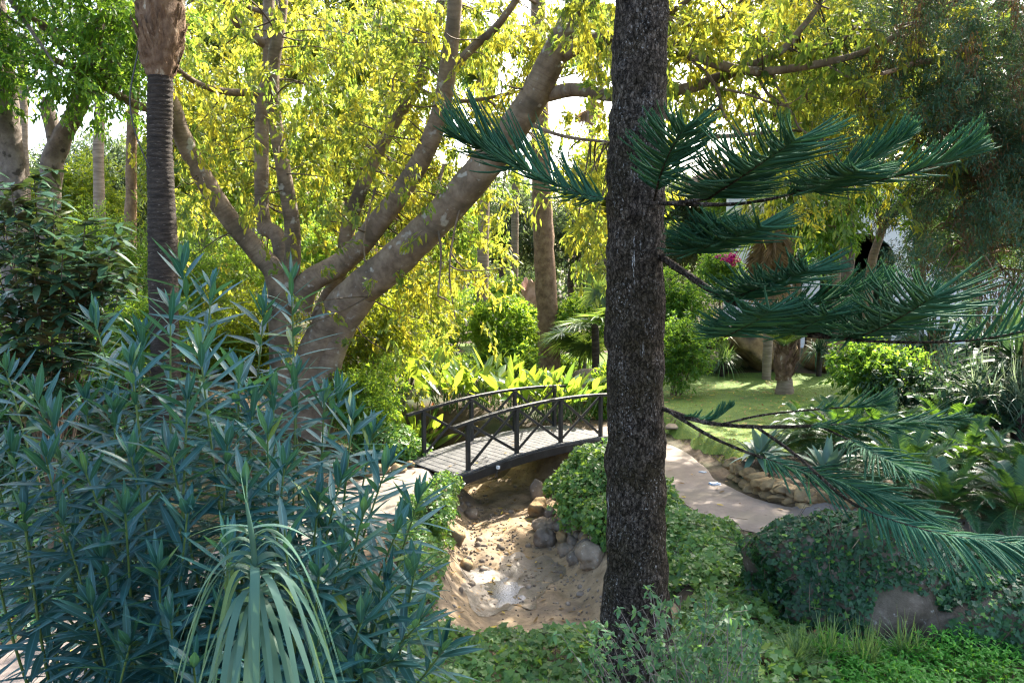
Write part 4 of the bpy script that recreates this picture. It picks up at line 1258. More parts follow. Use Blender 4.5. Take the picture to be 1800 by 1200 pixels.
limb([(820, 330, 15), (800, 400, 14.8), (790, 480, 14.6), (800, 560, 14.5)], 5, 2, 6)
limb([(660, 330, 16), (640, 420, 15.6), (650, 520, 15.3)], 5, 2, 6)
gw.build('trunk', M['bark_fig'], fig)
W_fig = [
 [0, 0, .35, 1.1, 1.3, 1.3, 1.4, 1.4, 1.1, .8, 1.1, 1.2, 1, .9, .9, .6, .4, .2],
 [0, 0, .15, .9, 1, .9, 1, .8, .4, .15, .2, .6, .7, .4, .8, .6, .2, 0],
 [0, 0, .05, .9, 1, 1, .9, .8, .5, .15, .3, .25, .1, .5, .7, .5, .1, 0],
 [0, 0, .05, .8, 1, .9, .8, 1, .6, .08, .7, .1, 0, .1, .3, .2, 0, 0],
 [0, 0, 0, .4, .5, .3, .5, .9, .4, 0, .5, 0, 0, 0, 0, 0, 0, 0],
 [0, 0, 0, 0, .1, .1, .35, .4, .05, 0, 0, 0, 0, 0, 0, 0, 0, 0],
 [0, 0, 0, 0, 0, 0, .08, .08, 0, 0, 0, 0, 0, 0, 0, 0, 0, 0]]
def figfill(rows, y0, dens, Y0, Y1, x0=0):
    C = cells(rows, y0, dens, Y0, Y1, x0)
    return C
CL = np.concatenate([figfill([r[:7] for r in W_fig], 0, 60, 16.9, 21.5), figfill([r[7:10] for r in W_fig], 0, 60, 15.6, 18.6, 700), figfill([r[:10] for r in W_fig], 0, 6, 13.8, 16)])
CR = figfill([r[10:] for r in W_fig], 0, 70, 11.8, 17.5, 1000)
CT = figfill([[0, 0, .5, .6, .6, .5, .6, .6, .5, .5, .6, .7, .7, .7, .6, .5, .3, .2]] * 5, -500, 13, 12, 20)
C4 = figfill([[.2, .7, .6, .3], [.2, .8, .8, .4], [0, 1.1, .9, .5], [.5, 1.4, 1, .5], [.8, 1.6, 1, .4], [.6, .8, .4, .1]], -300, 80, 16.5, 22, 1300)
C5 = np.stack([rng.uniform(.5, 5.5, 1100), rng.uniform(8.3, 12.2, 1100), rng.uniform(8.8, 12.5, 1100)], -1)  # unseen leaf layer added above the view to shade the oleander
C = np.concatenate([CL, CR, CT, C4, C5])
gl, gt = G(), G()
D = rng.normal(size=C.shape) * .7 + [0, 0, -.35]
sprays(gl, gt, C, D, 26, .46, .128, .053, droopy=.5, twig_r=.006, nseg=3, prof=(.2, .95, .8, .06), ldroop=.35, jit=.4)
# twigs that join the sprays to the nearest limb
LP_ = np.concatenate([spline(q, 24) for q, _ in ends])
sel = rng.random(len(C)) < .20
S_ = C[sel]
near = np.array([LP_[np.argmin(((LP_ - s) ** 2).sum(1))] for s in S_])
dist = np.linalg.norm(near - S_, axis=1)
ok = dist < 2.6
S_, near = S_[ok], near[ok]
t = np.linspace(0, 1, 7)
PT = near[:, None] * (1 - t)[None, :, None] + S_[:, None] * t[None, :, None]
PT = PT + np.sin(t * np.pi)[None, :, None] * rng.normal(size=(len(S_), 1, 3)) * .14
mtubes(gt, PT, np.outer(np.ones(len(S_)), np.linspace(.018, .006, 7)), 4)
merge(gl, gt)
fl = gl.build('crown', [M['fig_leaf'], M['twig']], fig)

# ------------------------------------------------------------------ 4  trees on the left
GL = 'trees standing along the left side of the garden'
def cl(px, py, Y, rx, ry, rz=None):
    k = Y / FPX
    return (P(px, py, Y), (rx * k, (rz or (rx + ry) / 2) * k, ry * k))
tree('broadleaf_tree', 'tree with thick mottled grey trunk cut by the left edge of the picture', PP((30, 560, 14), (22, 330, 14), (10, 200, 14), (-2, 80, 14), (-20, -60, 13.8)), [.27, .24, .22, .20, .15],
     [cl(40, 110, 13, 150, 110), cl(60, -60, 13, 190, 90), cl(-160, 80, 13, 130, 160)], 10500, .12, .048, 'green_leaf', 'bark_grey', group=GL, droopy=.35, tl=.4, f=.5)
tree('broadleaf_tree', 'crooked pale grey tree forking beside the left palm, dark leaves above', PP((80, 520, 15), (88, 330, 15), (102, 255, 15), (128, 205, 14.8), (160, 150, 14.5), (195, 118, 14.2)), [.22, .20, .19, .15, .12, .09],
     [cl(170, 130, 14, 110, 100), cl(210, 20, 13.5, 130, 80), cl(150, -120, 14, 180, 90)], 10500, .12, .048, 'green_leaf', 'bark_grey', group=GL, droopy=.35, tl=.4, f=.5)
g = G(); tube(g, PP((100, 262, 15), (92, 225, 15), (84, 195, 15), (84, 172, 15)), [.13, .13, .12, .09], 10, 20, bump=.1)
stub = [o for o in bpy.data.objects if o.name.startswith('broadleaf_tree')][-1]
g.build('stub', M['bark_grey'], stub)
tree('slim_tree', 'slim bare brown trunk between crooked tree and left palm', PP((174, 470, 24), (174, 320, 24), (175, 190, 24), (176, 60, 24)), [.17, .16, .15, .13], [cl(178, 20, 24, 90, 60), cl(230, 60, 25, 70, 50)], 2600, .2, .06, 'far_leaf', 'bark_ringed', group=GL, tl=.6)
tree('slim_tree', 'slim dark greenish trunk just left of the palm trunk', PP((226, 560, 19), (229, 420, 19), (232, 260, 19), (236, 120, 19)), [.15, .14, .125, .11], [cl(240, 90, 19, 80, 70), cl(200, 150, 19, 60, 40)], 2600, .14, .05, 'green_leaf', 'bark_brown', group=GL, tl=.5)
tree('slim_tree', 'slim pale trunk behind the mottled left edge tree', PP((46, 420, 25), (42, 300, 25), (40, 180, 25), (38, 60, 25)), [.16, .15, .14, .12], [cl(40, 30, 25, 90, 60)], 1600, .2, .06, 'far_leaf', 'bark_ringed', group=GL, tl=.6)
tree('slim_tree', 'thin reddish stem behind the palm trunk, right side', PP((322, 600, 19), (314, 470, 19), (303, 380, 19), (300, 250, 19)), [.10, .09, .08, .06], [cl(340, 260, 19, 70, 60)], 1500, .14, .045, 'fig_leaf', 'bark_brown', group=GL, tl=.4)
tree('slim_tree', 'dark upright stem seen between the middle limbs of the spreading tree', PP((705, 560, 22), (700, 400, 22), (702, 300, 22), (704, 230, 22)), [.14, .13, .12, .10], [cl(700, 300, 22, 90, 110)], 3500, .15, .05, 'fig_leaf', 'bark_brown', tl=.5, group='trees behind the spreading tree')

# magnolia
mg = thing('magnolia', 'magnolia shrub with glossy dark leathery leaves brown beneath, at left edge', 'shrub', (-4.6, 8.6, hz(-4.6, 8.6)))
gl, gw = G(), G()
mb = np.array([-5.3, 8.8, hz(-5.3, 8.8) - .1]); mt = mb + [.15, .0, 1.9]
tube(gw, [mb, mb + [.1, .03, 1.0], mt], [.09, .07, .05], 9, 14, bump=.1)
for px, py, Y in [(20, 330, 8.3), (60, 310, 8.6), (95, 350, 8.2), (150, 390, 8.4), (205, 395, 8.6), (200, 420, 8.1), (60, 400, 8.0), (20, 430, 8.1), (110, 440, 8.0), (165, 455, 8.3), (190, 500, 8.4), (60, 480, 7.9), (10, 520, 8.0), (120, 510, 8.2), (40, 560, 8.2), (150, 540, 8.6), (-40, 380, 8.2), (-60, 470, 8.2), (90, 300, 9), (0, 360, 8.8), (130, 420, 9), (80, 540, 8.8), (30, 470, 9), (-20, 300, 9), (45, 365, 8.5), (140, 475, 8.9), (225, 470, 8.8), (0, 585, 8.6), (95, 400, 8.7), (70, 440, 8.4), (40, 640, 8.0), (110, 630, 8.1), (90, 590, 7.9), (0, 620, 8.0), (150, 600, 8.3), (60, 690, 8.1), (120, 680, 8.2), (-20, 680, 8.2), (180, 560, 8.2), (30, 600, 7.8)]:
    e = P(px, py, Y)
    mid = mb * .35 + e * .65 + [0, 0, .1]
    m0 = mb + (mt - mb) * rng.uniform(.25, 1)
    q = spline([m0, m0 * .6 + e * .4 + [0, 0, .12], e], 12)
    mtubes(gw, q[None], np.linspace(.013, .005, 12)[None], 5)
    for s in (1.0, .92, .84, .74, .62):
        c = q[-1] * s ** 2 + q[-4] * (1 - s ** 2)
        n = 11
        az = rng.random(n) * 6.28
        d = np.stack([np.sin(az), np.cos(az), rng.uniform(-.35, .8, n)], -1)
        blades(gl, np.repeat(c[None], n, 0) + rng.normal(size=(n, 3)) * .02, d, rng.uniform(.17, .27, n), rng.uniform(.065, .095, n), droop=rng.uniform(.1, .5, n), nseg=5, prof=(.15, .7, 1, .95, .6, .05), fold=.10, roll=rng.uniform(-.4, .4, n))
gl.build('leaves', M['magnolia'], mg); gw.build('stems', M['twig'], mg)

# ------------------------------------------------------------------ 5  oleander in the left foreground
ol = thing('oleander', 'tall blue green oleander shrub with long narrow leaves filling the left foreground', 'shrub', (-1.7, 3.4, 0))
tips = [(318, 462, 3.6), (372, 505, 3.5), (300, 540, 3.3), (250, 590, 3.5), (165, 565, 3.6), (60, 690, 3.4), (10, 650, 3.7), (230, 640, 3.1), (200, 720, 3.2), (150, 700, 3.4), (465, 545, 3.6), (512, 492, 3.7), (420, 640, 3.2), (350, 610, 3.0), (330, 700, 2.9), 
        (20, 790, 3.1), (80, 800, 3.0), (150, 830, 2.9), (230, 800, 2.9), (300, 800, 2.8), (400, 780, 2.9), (470, 760, 3.0), (620, 735, 3.4), (520, 660, 3.5), (570, 705, 3.5), (480, 690, 3.3), (445, 700, 3.2), (600, 690, 3.9), (655, 760, 3.6), (600, 840, 3.0), (680, 820, 3.3), (740, 870, 3.3), (560, 880, 2.9),
        (640, 900, 2.9), (700, 930, 3.0), (40, 900, 2.9), (110, 920, 2.8), (220, 900, 2.7), (330, 900, 2.7), (180, 980, 2.7), (280, 1000, 2.6), (600, 970, 2.8), (560, 1010, 2.7), (680, 1020, 2.9), (730, 1000, 3.0), (740, 1090, 2.8), (640, 1080, 2.7), (560, 1120, 2.6), (690, 1160, 2.7), (780, 1140, 2.8), (300, 1090, 2.5), (400, 1080, 2.6), (230, 1130, 2.5), (450, 1150, 2.4), (340, 1170, 2.4), (560, 1190, 2.5), (160, 1060, 2.6), (640, 1180, 2.6), (-30, 740, 3.3), (-40, 850, 3.1), (90, 740, 3.2), (430, 850, 2.8), (500, 820, 2.9), (500, 930, 2.7), (400, 960, 2.6), (190, 690, 3.5)]
tips = tips + [(px + rng.uniform(-40, 40), py + rng.uniform(30, 120), Y + rng.uniform(.2, .8)) for px, py, Y in tips if py > 720][::3]
gl, gw = G(), G()
for i, (px, py, Y) in enumerate(tips):
    e = P(px, py, Y)
    b0 = np.array([-1.45 + rng.normal() * .35, 3.35 + rng.normal() * .3, -.05])
    out = (e - b0) * [1, 1, 0]
    if e[2] > 2.6:
        q = spline([b0, b0 + out * .35 + [0, 0, e[2] * .45], b0 + out * .8 + [0, 0, e[2] * .78], e], 40)
    else:
        q = spline([b0, b0 + out * .25 + [0, 0, e[2] * .5], b0 + out * .65 + [0, 0, e[2] * .85], e], 40)
    mtubes(gw, q[None], np.interp(np.linspace(0, 1, 40), [0, 1], [.011, .0035])[None], 6)
    ln = np.r_[0, np.cumsum(np.linalg.norm(np.diff(q, axis=0), axis=1))]
    far = ln[-1]
    s = far - .01
    k = 0
    while s > max(far - 1.15, .9):
        c = np.array([np.interp(s, ln, q[:, j]) for j in range(3)])
        c2 = np.array([np.interp(min(s + .02, far), ln, q[:, j]) for j in range(3)]); c1 = np.array([np.interp(s - .03, ln, q[:, j]) for j in range(3)])
        T = unit(c2 - c1)
        a0 = unit(np.cross(T, [.2, .9, .3])); a1 = np.cross(T, a0)
        dep = far - s
        n = 3 if k > 0 else 5
        az = np.arange(n) * 6.283 / n + k * 1.05 + rng.normal(size=n) * .18
        el = np.interp(dep, [0, .10, .3, .8, 1.2], [1.2, .62, .28, .05, -.2]) + rng.normal(size=n) * .14
        d = (a0 * np.cos(az)[:, None] + a1 * np.sin(az)[:, None]) * np.cos(el)[:, None] + T * np.sin(el)[:, None]
        sz = np.interp(dep, [0, .05, .2, 1.2], [.5, .85, 1.0, .95])
        if rng.random() < .95:
            blades(gl, np.repeat(c[None], n, 0) + d * .005, d, rng.uniform(.18, .265, n) * sz, rng.uniform(.024, .036, n) * (.75 + .25 * sz), droop=rng.uniform(.02, .25, n) + .1 * dep, nseg=7, prof=(.22, .6, .92, 1, .95, .72, .38, .03), fold=.10, roll=rng.uniform(-.5, .5, n))
        s -= np.interp(dep, [0, .1, .5, 1.2], [.03, .046, .056, .07])
        k += 1
gl.build('leaves', M['oleander'], ol)
gw.build('stems', M['stem_green'], ol)

# giant reed
rd = thing('giant_reed', 'pale grey green reed with long arching drooping leaves in the left foreground', 'reed', (*P(450, 1150, 2.15)[:2], 0))
gl, gw = G(), G()
rb = P(452, 1260, 2.15); rb[2] = 0
q = spline([rb, P(452, 1180, 2.15), P(448, 1000, 2.12), P(441, 930, 2.1), P(432, 880, 2.1)], 40)
mtubes(gw, q[None], np.interp(np.linspace(0, 1, 40), [0, .7, 1], [.009, .008, .003])[None], 7)
gw.build('stem', M['reed'], rd)
L_ = [(440, 925, -80, 8, .30, .2), (441, 928, 80, 18, .26, .3), (442, 940, -110, 50, .36, .8), (443, 942, 85, 42, .50, 1.1), (444, 955, -100, 45, .42, 1.0), (445, 960, 75, 48, .60, 1.15), (446, 985, -85, 48, .56, 1.05), (446, 975, -120, 35, .5, 1.0), (447, 990, 60, 45, .55, 1.2), (448, 1010, -95, 50, .62, 1.1), (449, 1015, 95, 45, .66, 1.2), (449, 1030, -60, 50, .5, 1.2), (450, 1040, 40, 42, .56, 1.25), (450, 1020, 170, 50, .5, 1.3), (450, 1035, 150, 40, .48, 1.3), (451, 1070, -110, 45, .45, 1.1), (451, 1075, 70, 42, .5, 1.3), (449, 1000, 110, 50, .62, 1.15), (450, 1050, -140, 50, .5, 1.2), (451, 1090, 175, 35, .5, 1.4), (451, 1100, -160, 35, .5, 1.3), (451, 1080, 150, 40, .55, 1.4), (450, 1060, -175, 45, .5, 1.3), (451, 1110, 120, 35, .5, 1.3), (451, 1120, -120, 35, .5, 1.3), (450, 1000, 165, 50, .55, 1.3)]
L_ = L_ + [(px + rng.uniform(-3, 3), py + rng.uniform(5, 30), az + rng.uniform(-35, 35), el + rng.uniform(-12, 12), ln * rng.uniform(.7, 1.1), dr * rng.uniform(.8, 1.25)) for px, py, az, el, ln, dr in L_]
for px, py, az, el, ln, dr in L_:
    a, e = R(az), R(el)
    d = np.array([math.sin(a) * math.cos(e), math.cos(a) * math.cos(e), math.sin(e)])
    blades(gl, P(px, py, 2.12)[None], d[None], ln * .66, rng.uniform(.016, .029), droop=dr * 1.9, nseg=18, prof=np.interp(np.linspace(0, 1, 19), [0, .12, .4, .75, 1], [.6, 1, .95, .55, .02]), fold=.09, roll=rng.uniform(-.6, .6, 1))
blades(gl, PP((436, 905, 2.1), (434, 900, 2.1)), np.array([[-.18, .1, 1], [.02, .05, 1.0]]), .13, .006, nseg=6)
gl.build('leaves', M['reed'], rd)

# ------------------------------------------------------------------ 6  pale shrub, grasses and fern in the right foreground
ps = thing('pale_shrub', 'airy shrub of small pale oval leaves on grey twigs below the dark trunk', 'shrub', (1.25, 5.6, hz(1.25, 5.6)))
gl, gw = G(), G()
sb = np.array([1.35, 5.7, hz(1.3, 5.7) - .05])
for i in range(62):
    px = rng.uniform(985, 1345); py = np.interp(px, [980, 1060, 1100, 1160, 1200, 1260, 1350], [1110, 1075, 1030, 1010, 1030, 1040, 1100]) + abs(rng.normal()) * 60
    e = P(px, py, rng.uniform(5.1, 6.2))
    q = spline([sb + rng.normal(size=3) * [.2, .15, 0], sb * .5 + e * .5 + rng.normal(size=3) * .12, e], 14)
    mtubes(gw, q[None], np.interp(np.linspace(0, 1, 14), [0, 1], [.007, .002])[None], 5)
    for s in np.linspace(.35, 1, 10):
        c = np.array([np.interp(s, np.linspace(0, 1, 14), q[:, j]) for j in range(3)])
        dq = unit(rng.normal(size=3) + [0, 0, .3]) * rng.uniform(.02, .14)
        mtubes(gw, np.stack([c, c + dq * .5, c + dq])[None], .0016, 3)
        n = 5
        blades(gl, c + dq * rng.uniform(.3, 1, (n, 1)), rsphere(n) + dq * 4, rng.uniform(.04, .075, n), rng.uniform(.022, .036, n), droop=.2, nseg=4, prof=(.25, .95, 1, .6, .06), fold=.08, roll=rng.uniform(-.6, .6, n))
gl.build('leaves', M['shrub_pale'], ps); gw.build('twigs', M['twig_grey'], ps)

GG = 'tufts of long grass along the bottom right'
for k, (px, py, Y, lb) in enumerate([(1400, 1190, 6.6, 'tuft of long arching grass below the ivy rock, leftmost'), (1450, 1185, 6.7, 'tallest grass tuft in front of the bare rock face'), (1520, 1195, 6.6, 'grass tuft right of the tallest one under the rock'), (1590, 1185, 6.8, 'grass tuft beside the bright ferny groundcover'), (960, 1190, 4.6, 'lone tuft of broad grass blades at bottom centre')]):
    c = P(px, py - 15 if k < 4 else py + 20, Y + (.55 if k < 4 else 0)); c[2] = hz(c[0], c[1])
    g = G()
    straps(g, c, 110 if k < 4 else 12, .46 if k < 4 else .5, .010 if k < 4 else .02, R(35), R(85), .7, .05, nseg=6)
    if k == 4:
        straps(g, c + [0, 0, .9], 9, .3, .014, R(5), R(70), .6, .02)
        tube(g, [c, c + [0, 0, .9]], [.006, .004], 5, 6)
    tag(g.build('grass_tuft', M['liriope'], None, loc=c), lb, 'grass', GG if k < 4 else None)
g = G()
n = 2600
x_ = rng.uniform(2.9, 5.2, n); y_ = rng.uniform(5.7, 7.5, n)
c = np.stack([x_, y_, hgt(x_, y_) + rng.uniform(.05, .22, n) * (1 + .4 * nz(np.c_[x_, y_, 0 * x_], 3, 1))], -1)
for j in range(5):
    d = rsphere(n) * [1, 1, .5] + [0, 0, .25]
    d = unit(d)
    blades(g, c, d, rng.uniform(.04, .075, n), .022, droop=.3, nseg=2, prof=(.2, 1, .1))
mtubes(g, np.stack([c - [0, 0, .2], c - [0, 0, .1], c], 1), .0015, 3)
tag(g.build('fern_groundcover', M['fern'], None, loc=(3.6, 6.5, 0)), 'bright green ferny groundcover in the bottom right corner', 'groundcover', kind='stuff')

# ------------------------------------------------------------------ 7  ivy: on the ground, on the rock, in mounds
def ivy_ground(name, label, x0, x1, y0, y1, n, mat, size=.07, lift=.12, mask=None, kind='stuff'):
    x, y = rng.uniform(x0, x1, n), rng.uniform(y0, y1, n)
    ok = pdist(x, y, LP) > .78
    ok &= pdist(x, y, RP) > .85
    if mask is not None:
        ok &= mask(x, y)
    x, y = x[ok], y[ok]
    lf = .5 + .5 * nz(np.c_[x, y, 0 * x], 2.2, 2)
    p = np.stack([x, y, hgt(x, y) + .02 + np.clip(lf, 0, 1.4) * lift * rng.uniform(.3, 1, len(x))], -1)
    nr = unit(rng.normal(size=p.shape) * .45 + [0, -.25, 1])
    d = rsphere(len(p)); d = unit(d - nr * (d * nr).sum(1, keepdims=True))
    g = G(); stamp(g, IVY_V, IVY_F, p, d, nr, size * rng.uniform(.55, 1.25, len(p)))
    k = len(p) // 25
    a = rng.integers(0, len(p), k)
    e = p[a] + np.c_[rng.normal(size=(k, 2)) * .2, np.zeros(k)]
    e[:, 2] = hgt(e[:, 0], e[:, 1]) + .05
    PT = np.stack([p[a], (p[a] + e) / 2 + [0, 0, .03], e], 1)
    mtubes(g, PT, .003, 4, mat=1)
    return tag(g.build(name, [M[mat], M['twig']], None, loc=(x.mean(), y.mean(), 0)), label, 'ivy', kind=kind)

gmask = lambda x, y: pdist(x, y, GUL) > 1.05 - 0
ivy_ground('ground_ivy', 'dark ivy covering the ground under the pale shrub and around the dark trunk', -1.9, 3.0, 5.2, 9.3, 15000, 'ivy_light', .080, .22, mask=lambda x, y: ((y < 8.9 + .25 * np.sin(x * 3)) | (pdist(x, y, GUL) > 1.6)) & (np.hypot(x - 1.17, y - 7.5) > .3))
ivy_ground('ground_ivy', 'ivy carpet between the dark trunk and the right footpath', 1.45, 3.2, 9.2, 12.3, 9000, 'ivy_light', .075, .20, mask=lambda x, y: pdist(x, y, GUL) > 1.35)
ivy_ground('ground_ivy', 'dark ivy on the bank at the lower left edge', -9, -4.6, 5.5, 11, 14000, 'ivy', .08, .2)
ivy_ground('ground_ivy', 'ivy trailing along the left shoulder of the stream bed', -2.2, -.9, 9.0, 13.6, 6500, 'ivy_light', .06, .18, mask=lambda x, y: (pdist(x, y, GUL) > 1.0 + .15 * np.sin(y * 4)) & (pdist(x, y, GUL) < 1.8))

rc = P(1590, 1080, 8.5)
rk = thing('ivy_rock', 'big rock overgrown with dark ivy in the lower right corner', 'rock', (rc[0], 8.6, 0))
v1, f1 = rock_shape((1.55, .85, 1.05), 401, 5, .14, .15)
v2, f2 = rock_shape((1.7, .9, .82), 407, 5, .14, .15)
v = np.r_[v1 + [3.95, 8.55, .02], v2 + [5.3, 8.2, -.05]]
f = np.r_[f1, f2 + len(v1)]
g = G(); g.add(v, f)
g.build('stone', M['rock_dark'], rk)
def keep(p, n_):
    z = nz(p, 1.3, 1)
    bare = np.maximum(np.exp(-(((p[:, 0] - 3.95) / .40) ** 2 + ((p[:, 2] - .28) / .36) ** 2)), .8 * np.exp(-(((p[:, 0] - 2.75) / .14) ** 2 + ((p[:, 2] - .40) / .24) ** 2)))
    return (p[:, 2] > .0) & (bare + .16 * z + .05 * nz(p, 7, 2) < .45)
p, nn = surf_points(v, f, 42000, keep)
lf = np.clip(.5 + .6 * nz(p, 3.0, 2), 0, 1.3)
p = p + nn * (.02 + lf * .13 * rng.random(len(p)))[:, None]
nr = unit(nn + rng.normal(size=p.shape) * .4 + [0, -.15, .15])
d = rsphere(len(p)) + [0, 0, -.6]; d = unit(d - nr * (d * nr).sum(1, keepdims=True))
g = G(); stamp(g, IVY_V, IVY_F, p, d, nr, .056 * rng.uniform(.55, 1.3, len(p)))
a = rng.integers(0, len(p), 260)
e = p[a] + rng.normal(size=(260, 3)) * .16
mtubes(g, np.stack([p[a] + nn[a] * .03, (p[a] + e) / 2 + nn[a] * .07, e + nn[a] * .0], 1), .0035, 4, mat=1)
g.build('ivy', [M['ivy'], M['twig']], rk)

def mound(name, label, c, r, n, size, mat, cat='groundcover', group=None):
    v, f = rock_shape(r, int(c[0] * 10 + 50) % 90, 4, .24, 0)
    v = v + np.asarray(c)
    t = thing(name, label, cat, (c[0], c[1], hz(c[0], c[1])), group)
    g = G(); g.add(v * 1.0 - (v - np.asarray(c)) * .12, f); g.build('soil_core', M['soil'], t)
    p, nn = surf_points(v, f, n, lambda p, q: (p[:, 2] > hgt(p[:, 0], p[:, 1]) - .02) & (p[:, 2] > -.16 + .12 * np.sin(p[:, 0] * 9 + p[:, 1] * 5)))
    p = p + nn * ((rng.random(len(p)) - .35) * .16 + .05 * nz(p, 5, 1))[:, None]
    nr = unit(nn * .6 + rng.normal(size=p.shape) * .45 + [0, -.1, .4])
    d = rsphere(len(p)); d = unit(d - nr * (d * nr).sum(1, keepdims=True))
    g = G(); stamp(g, IVY_V, IVY_F, p, d, nr, size * rng.uniform(.6, 1.3, len(p)))
    g.build('leaves', M[mat], t)
    return t
GM = 'leafy groundcover mounds beside the stream bed'
mound('groundcover_mound', 'bright ivy mound between the bridge and the dark trunk', (1.58, 13.3, -.10), (.98, 1.45, .60), 19000, .068, 'ivy_light', group=GM)
mound('groundcover_mound', 'ivy mound mostly hidden by the dark trunk', (1.75, 11.6, -.02), (.62, .9, .40), 6000, .068, 'ivy_light', group=GM)
mound('groundcover_mound', 'low sunlit ivy mound left of the bridge deck end', (-2.35, 15.3, .18), (.70, .55, .32), 5000, .065, 'ivy_light', group=GM)
mound('groundcover_mound', 'small sunlit ivy tuft below the bridge deck corner', (-1.2, 12.7, -.05), (.30, 1.1, .17), 4200, .055, 'ivy_light', group=GM)

# ------------------------------------------------------------------ 8  planting behind the bridge
ivy_ground('ground_ivy', 'bright ivy spilling over the right bank of the stream bed', .5, 1.9, 11.2, 14.4, 4200, 'ivy_light', .065, .16, mask=lambda x, y: pdist(x, y, GUL) > 1.32 + .12 * np.sin(y * 5))
GS = 'clumps of broad leaved strelitzia behind the bridge'
def strel(px, py, Y, n, label, h=1.0, flower=0, group=GS):
    c = P(px, py, Y); c[2] = hz(c[0], c[1])
    t = thing('strelitzia', label, 'plant', c, group)
    gl, gs = G(), G()
    for i in range(int(n * 1.6)):
        az = rng.random() * 6.28; el = rng.uniform(R(50), R(87)); ln = h * rng.uniform(.30, .85)
        b = c + np.array([rng.normal() * .22 * h, rng.normal() * .2 * h, -.03])
        d = np.array([math.cos(el) * math.sin(az), math.cos(el) * math.cos(az), math.sin(el)])
        tt = np.linspace(0, 1, 6)[:, None]
        q = b + d * ln * tt
        mtubes(gs, q[None], np.linspace(.014, .008, 6)[None], 5)
        dd = unit(d + np.array([math.sin(az), math.cos(az), 0]) * rng.uniform(.1, .5))
        blades(gl, q[-1][None], dd[None], h * rng.uniform(.45, .75), rng.uniform(.11, .17) * h, droop=rng.uniform(.05, .45), nseg=7, prof=(.12, .65, .95, 1, .92, .7, .4, .03), fold=.16, roll=rng.uniform(-1.1, 1.1, 1))
    merge(gl, gs); gl.build('leaves', [M['strelitzia'], M['stem_green']], t)
    for k in range(flower):
        b = c + np.array([rng.normal() * .2, -.15, 0]); e = b + [rng.normal() * .15, -.1, h * rng.uniform(1.0, 1.25)]
        g = G(); tube(g, [b, (b + e) / 2 + [.03, 0, 0], e], [.010, .008], 5, 10)
        blades(g, np.repeat(e[None], 6, 0), np.stack([rng.uniform(.2, 1, 6), rng.normal(size=6) * .3, rng.uniform(.3, 1, 6)], -1), .15, .03, nseg=3, mat=1)
        fl_ = g.build('flower', [M['stem_green'], M['orange']], t)
        fl_['label'] = 'orange flower on a tall stalk'
strel(728, 735, 17.6, 34, 'strelitzia clump behind the first bridge post, with an orange flower', 1.15, 1)
strel(690, 705, 19, 26, 'strelitzia clump nearest the trunk of the spreading tree', 1.2, 1)
strel(790, 725, 18.4, 30, 'strelitzia clump second from the left behind the railing', 1.1)
strel(850, 720, 18.6, 30, 'strelitzia clump at the middle of the far handrail', 1.1)
strel(905, 735, 18.0, 28, 'strelitzia clump left of the brown pine behind the handrail', 1.1)
strel(965, 745, 17.9, 32, 'brightest strelitzia clump in front of the brown pine', 1.1)
strel(1010, 755, 18.2, 26, 'strelitzia clump at the right end of the bridge', 1.05)
strel(890, 690, 20.5, 24, 'strelitzia clump in the second row behind the railing', 1.0)
strel(745, 690, 20.5, 24, 'strelitzia clump in the shade of hanging branches', 1.0)

GB = 'shrubs in the middle of the garden'
def kb(px, py, Y, rx, ry, ryd=None):
    k = Y / FPX
    return P(px, py, Y), np.array([rx * k, (ryd or (rx + ry) / 2) * k, ry * k])
def pbush(name, label, px, py, Y, rx, ry, n, L, W, mat, **kw):
    c, r = kb(px, py, Y, rx, ry)
    return bush(name, label, c, r, n, L, W, mat, group=kw.pop('group', GB), **kw)
pbush('topiary_shrub', 'round clipped shrub left of the brown pine', 885, 575, 22, 58, 52, 5200, .10, .05, 'bright_leaf', lobes=1, bias=.12, tl=.16, droopy=0)
pbush('topiary_shrub', 'round clipped shrub between the brown pine and the dark trunk', 1024, 572, 24, 50, 52, 4600, .10, .05, 'bright_leaf', lobes=1, bias=.12, tl=.16, droopy=0)
for lb, px, py, Y in (('a', 878, 640, 22), ('b', 1026, 625, 24)):
    root = [o for o in bpy.data.objects if o.name.startswith('topiary_shrub') and o.type == 'EMPTY'][0 if lb == 'a' else 1]
    g = G(); b = P(px, py, Y); b[2] = hz(b[0], b[1]) - .1
    tube(g, [b, b + [.03, 0, .6], P(px + 6, 590, Y)], [.07, .06, .04], 8, 14, bump=.1); g.build('trunk', M['bark_grey'], root)
pbush('bush', 'small leafy bush below the left clipped shrub', 888, 632, 21, 48, 36, 2600, .10, .05, 'bright_leaf')
pbush('bush', 'small round bush behind the left clipped shrub', 935, 585, 25.5, 34, 44, 2200, .11, .05, 'bright_leaf')
pbush('bush', 'pale sunlit bush behind both clipped shrubs', 905, 520, 30, 70, 26, 2600, .12, .06, 'bright_leaf')
pbush('bush', 'light green bush at the foot of the spreading tree', 640, 690, 15.6, 62, 78, 6500, .08, .030, 'bright_leaf')
pbush('bush', 'feathery yellow green bush behind the base of the spreading tree', 650, 600, 18.5, 80, 80, 6000, .10, .03, 'yellow_leaf', droopy=.4)
pbush('bush', 'loose sunlit bush hanging over the strelitzia', 720, 520, 20.5, 90, 60, 3500, .13, .036, 'yellow_leaf', droopy=.6)
pbush('bush', 'low lit bush behind the strelitzia, left of the clipped shrub', 780, 650, 23, 55, 34, 4200, .10, .045, 'bright_leaf')
pbush('bush', 'low yellow green bush behind the foot of the spreading tree', 700, 640, 23.5, 80, 50, 4200, .11, .04, 'yellow_leaf')
pbush('bush', 'far low bush filling the gap left of the clipped shrub', 790, 560, 27, 60, 50, 3000, .12, .05, 'bright_leaf')
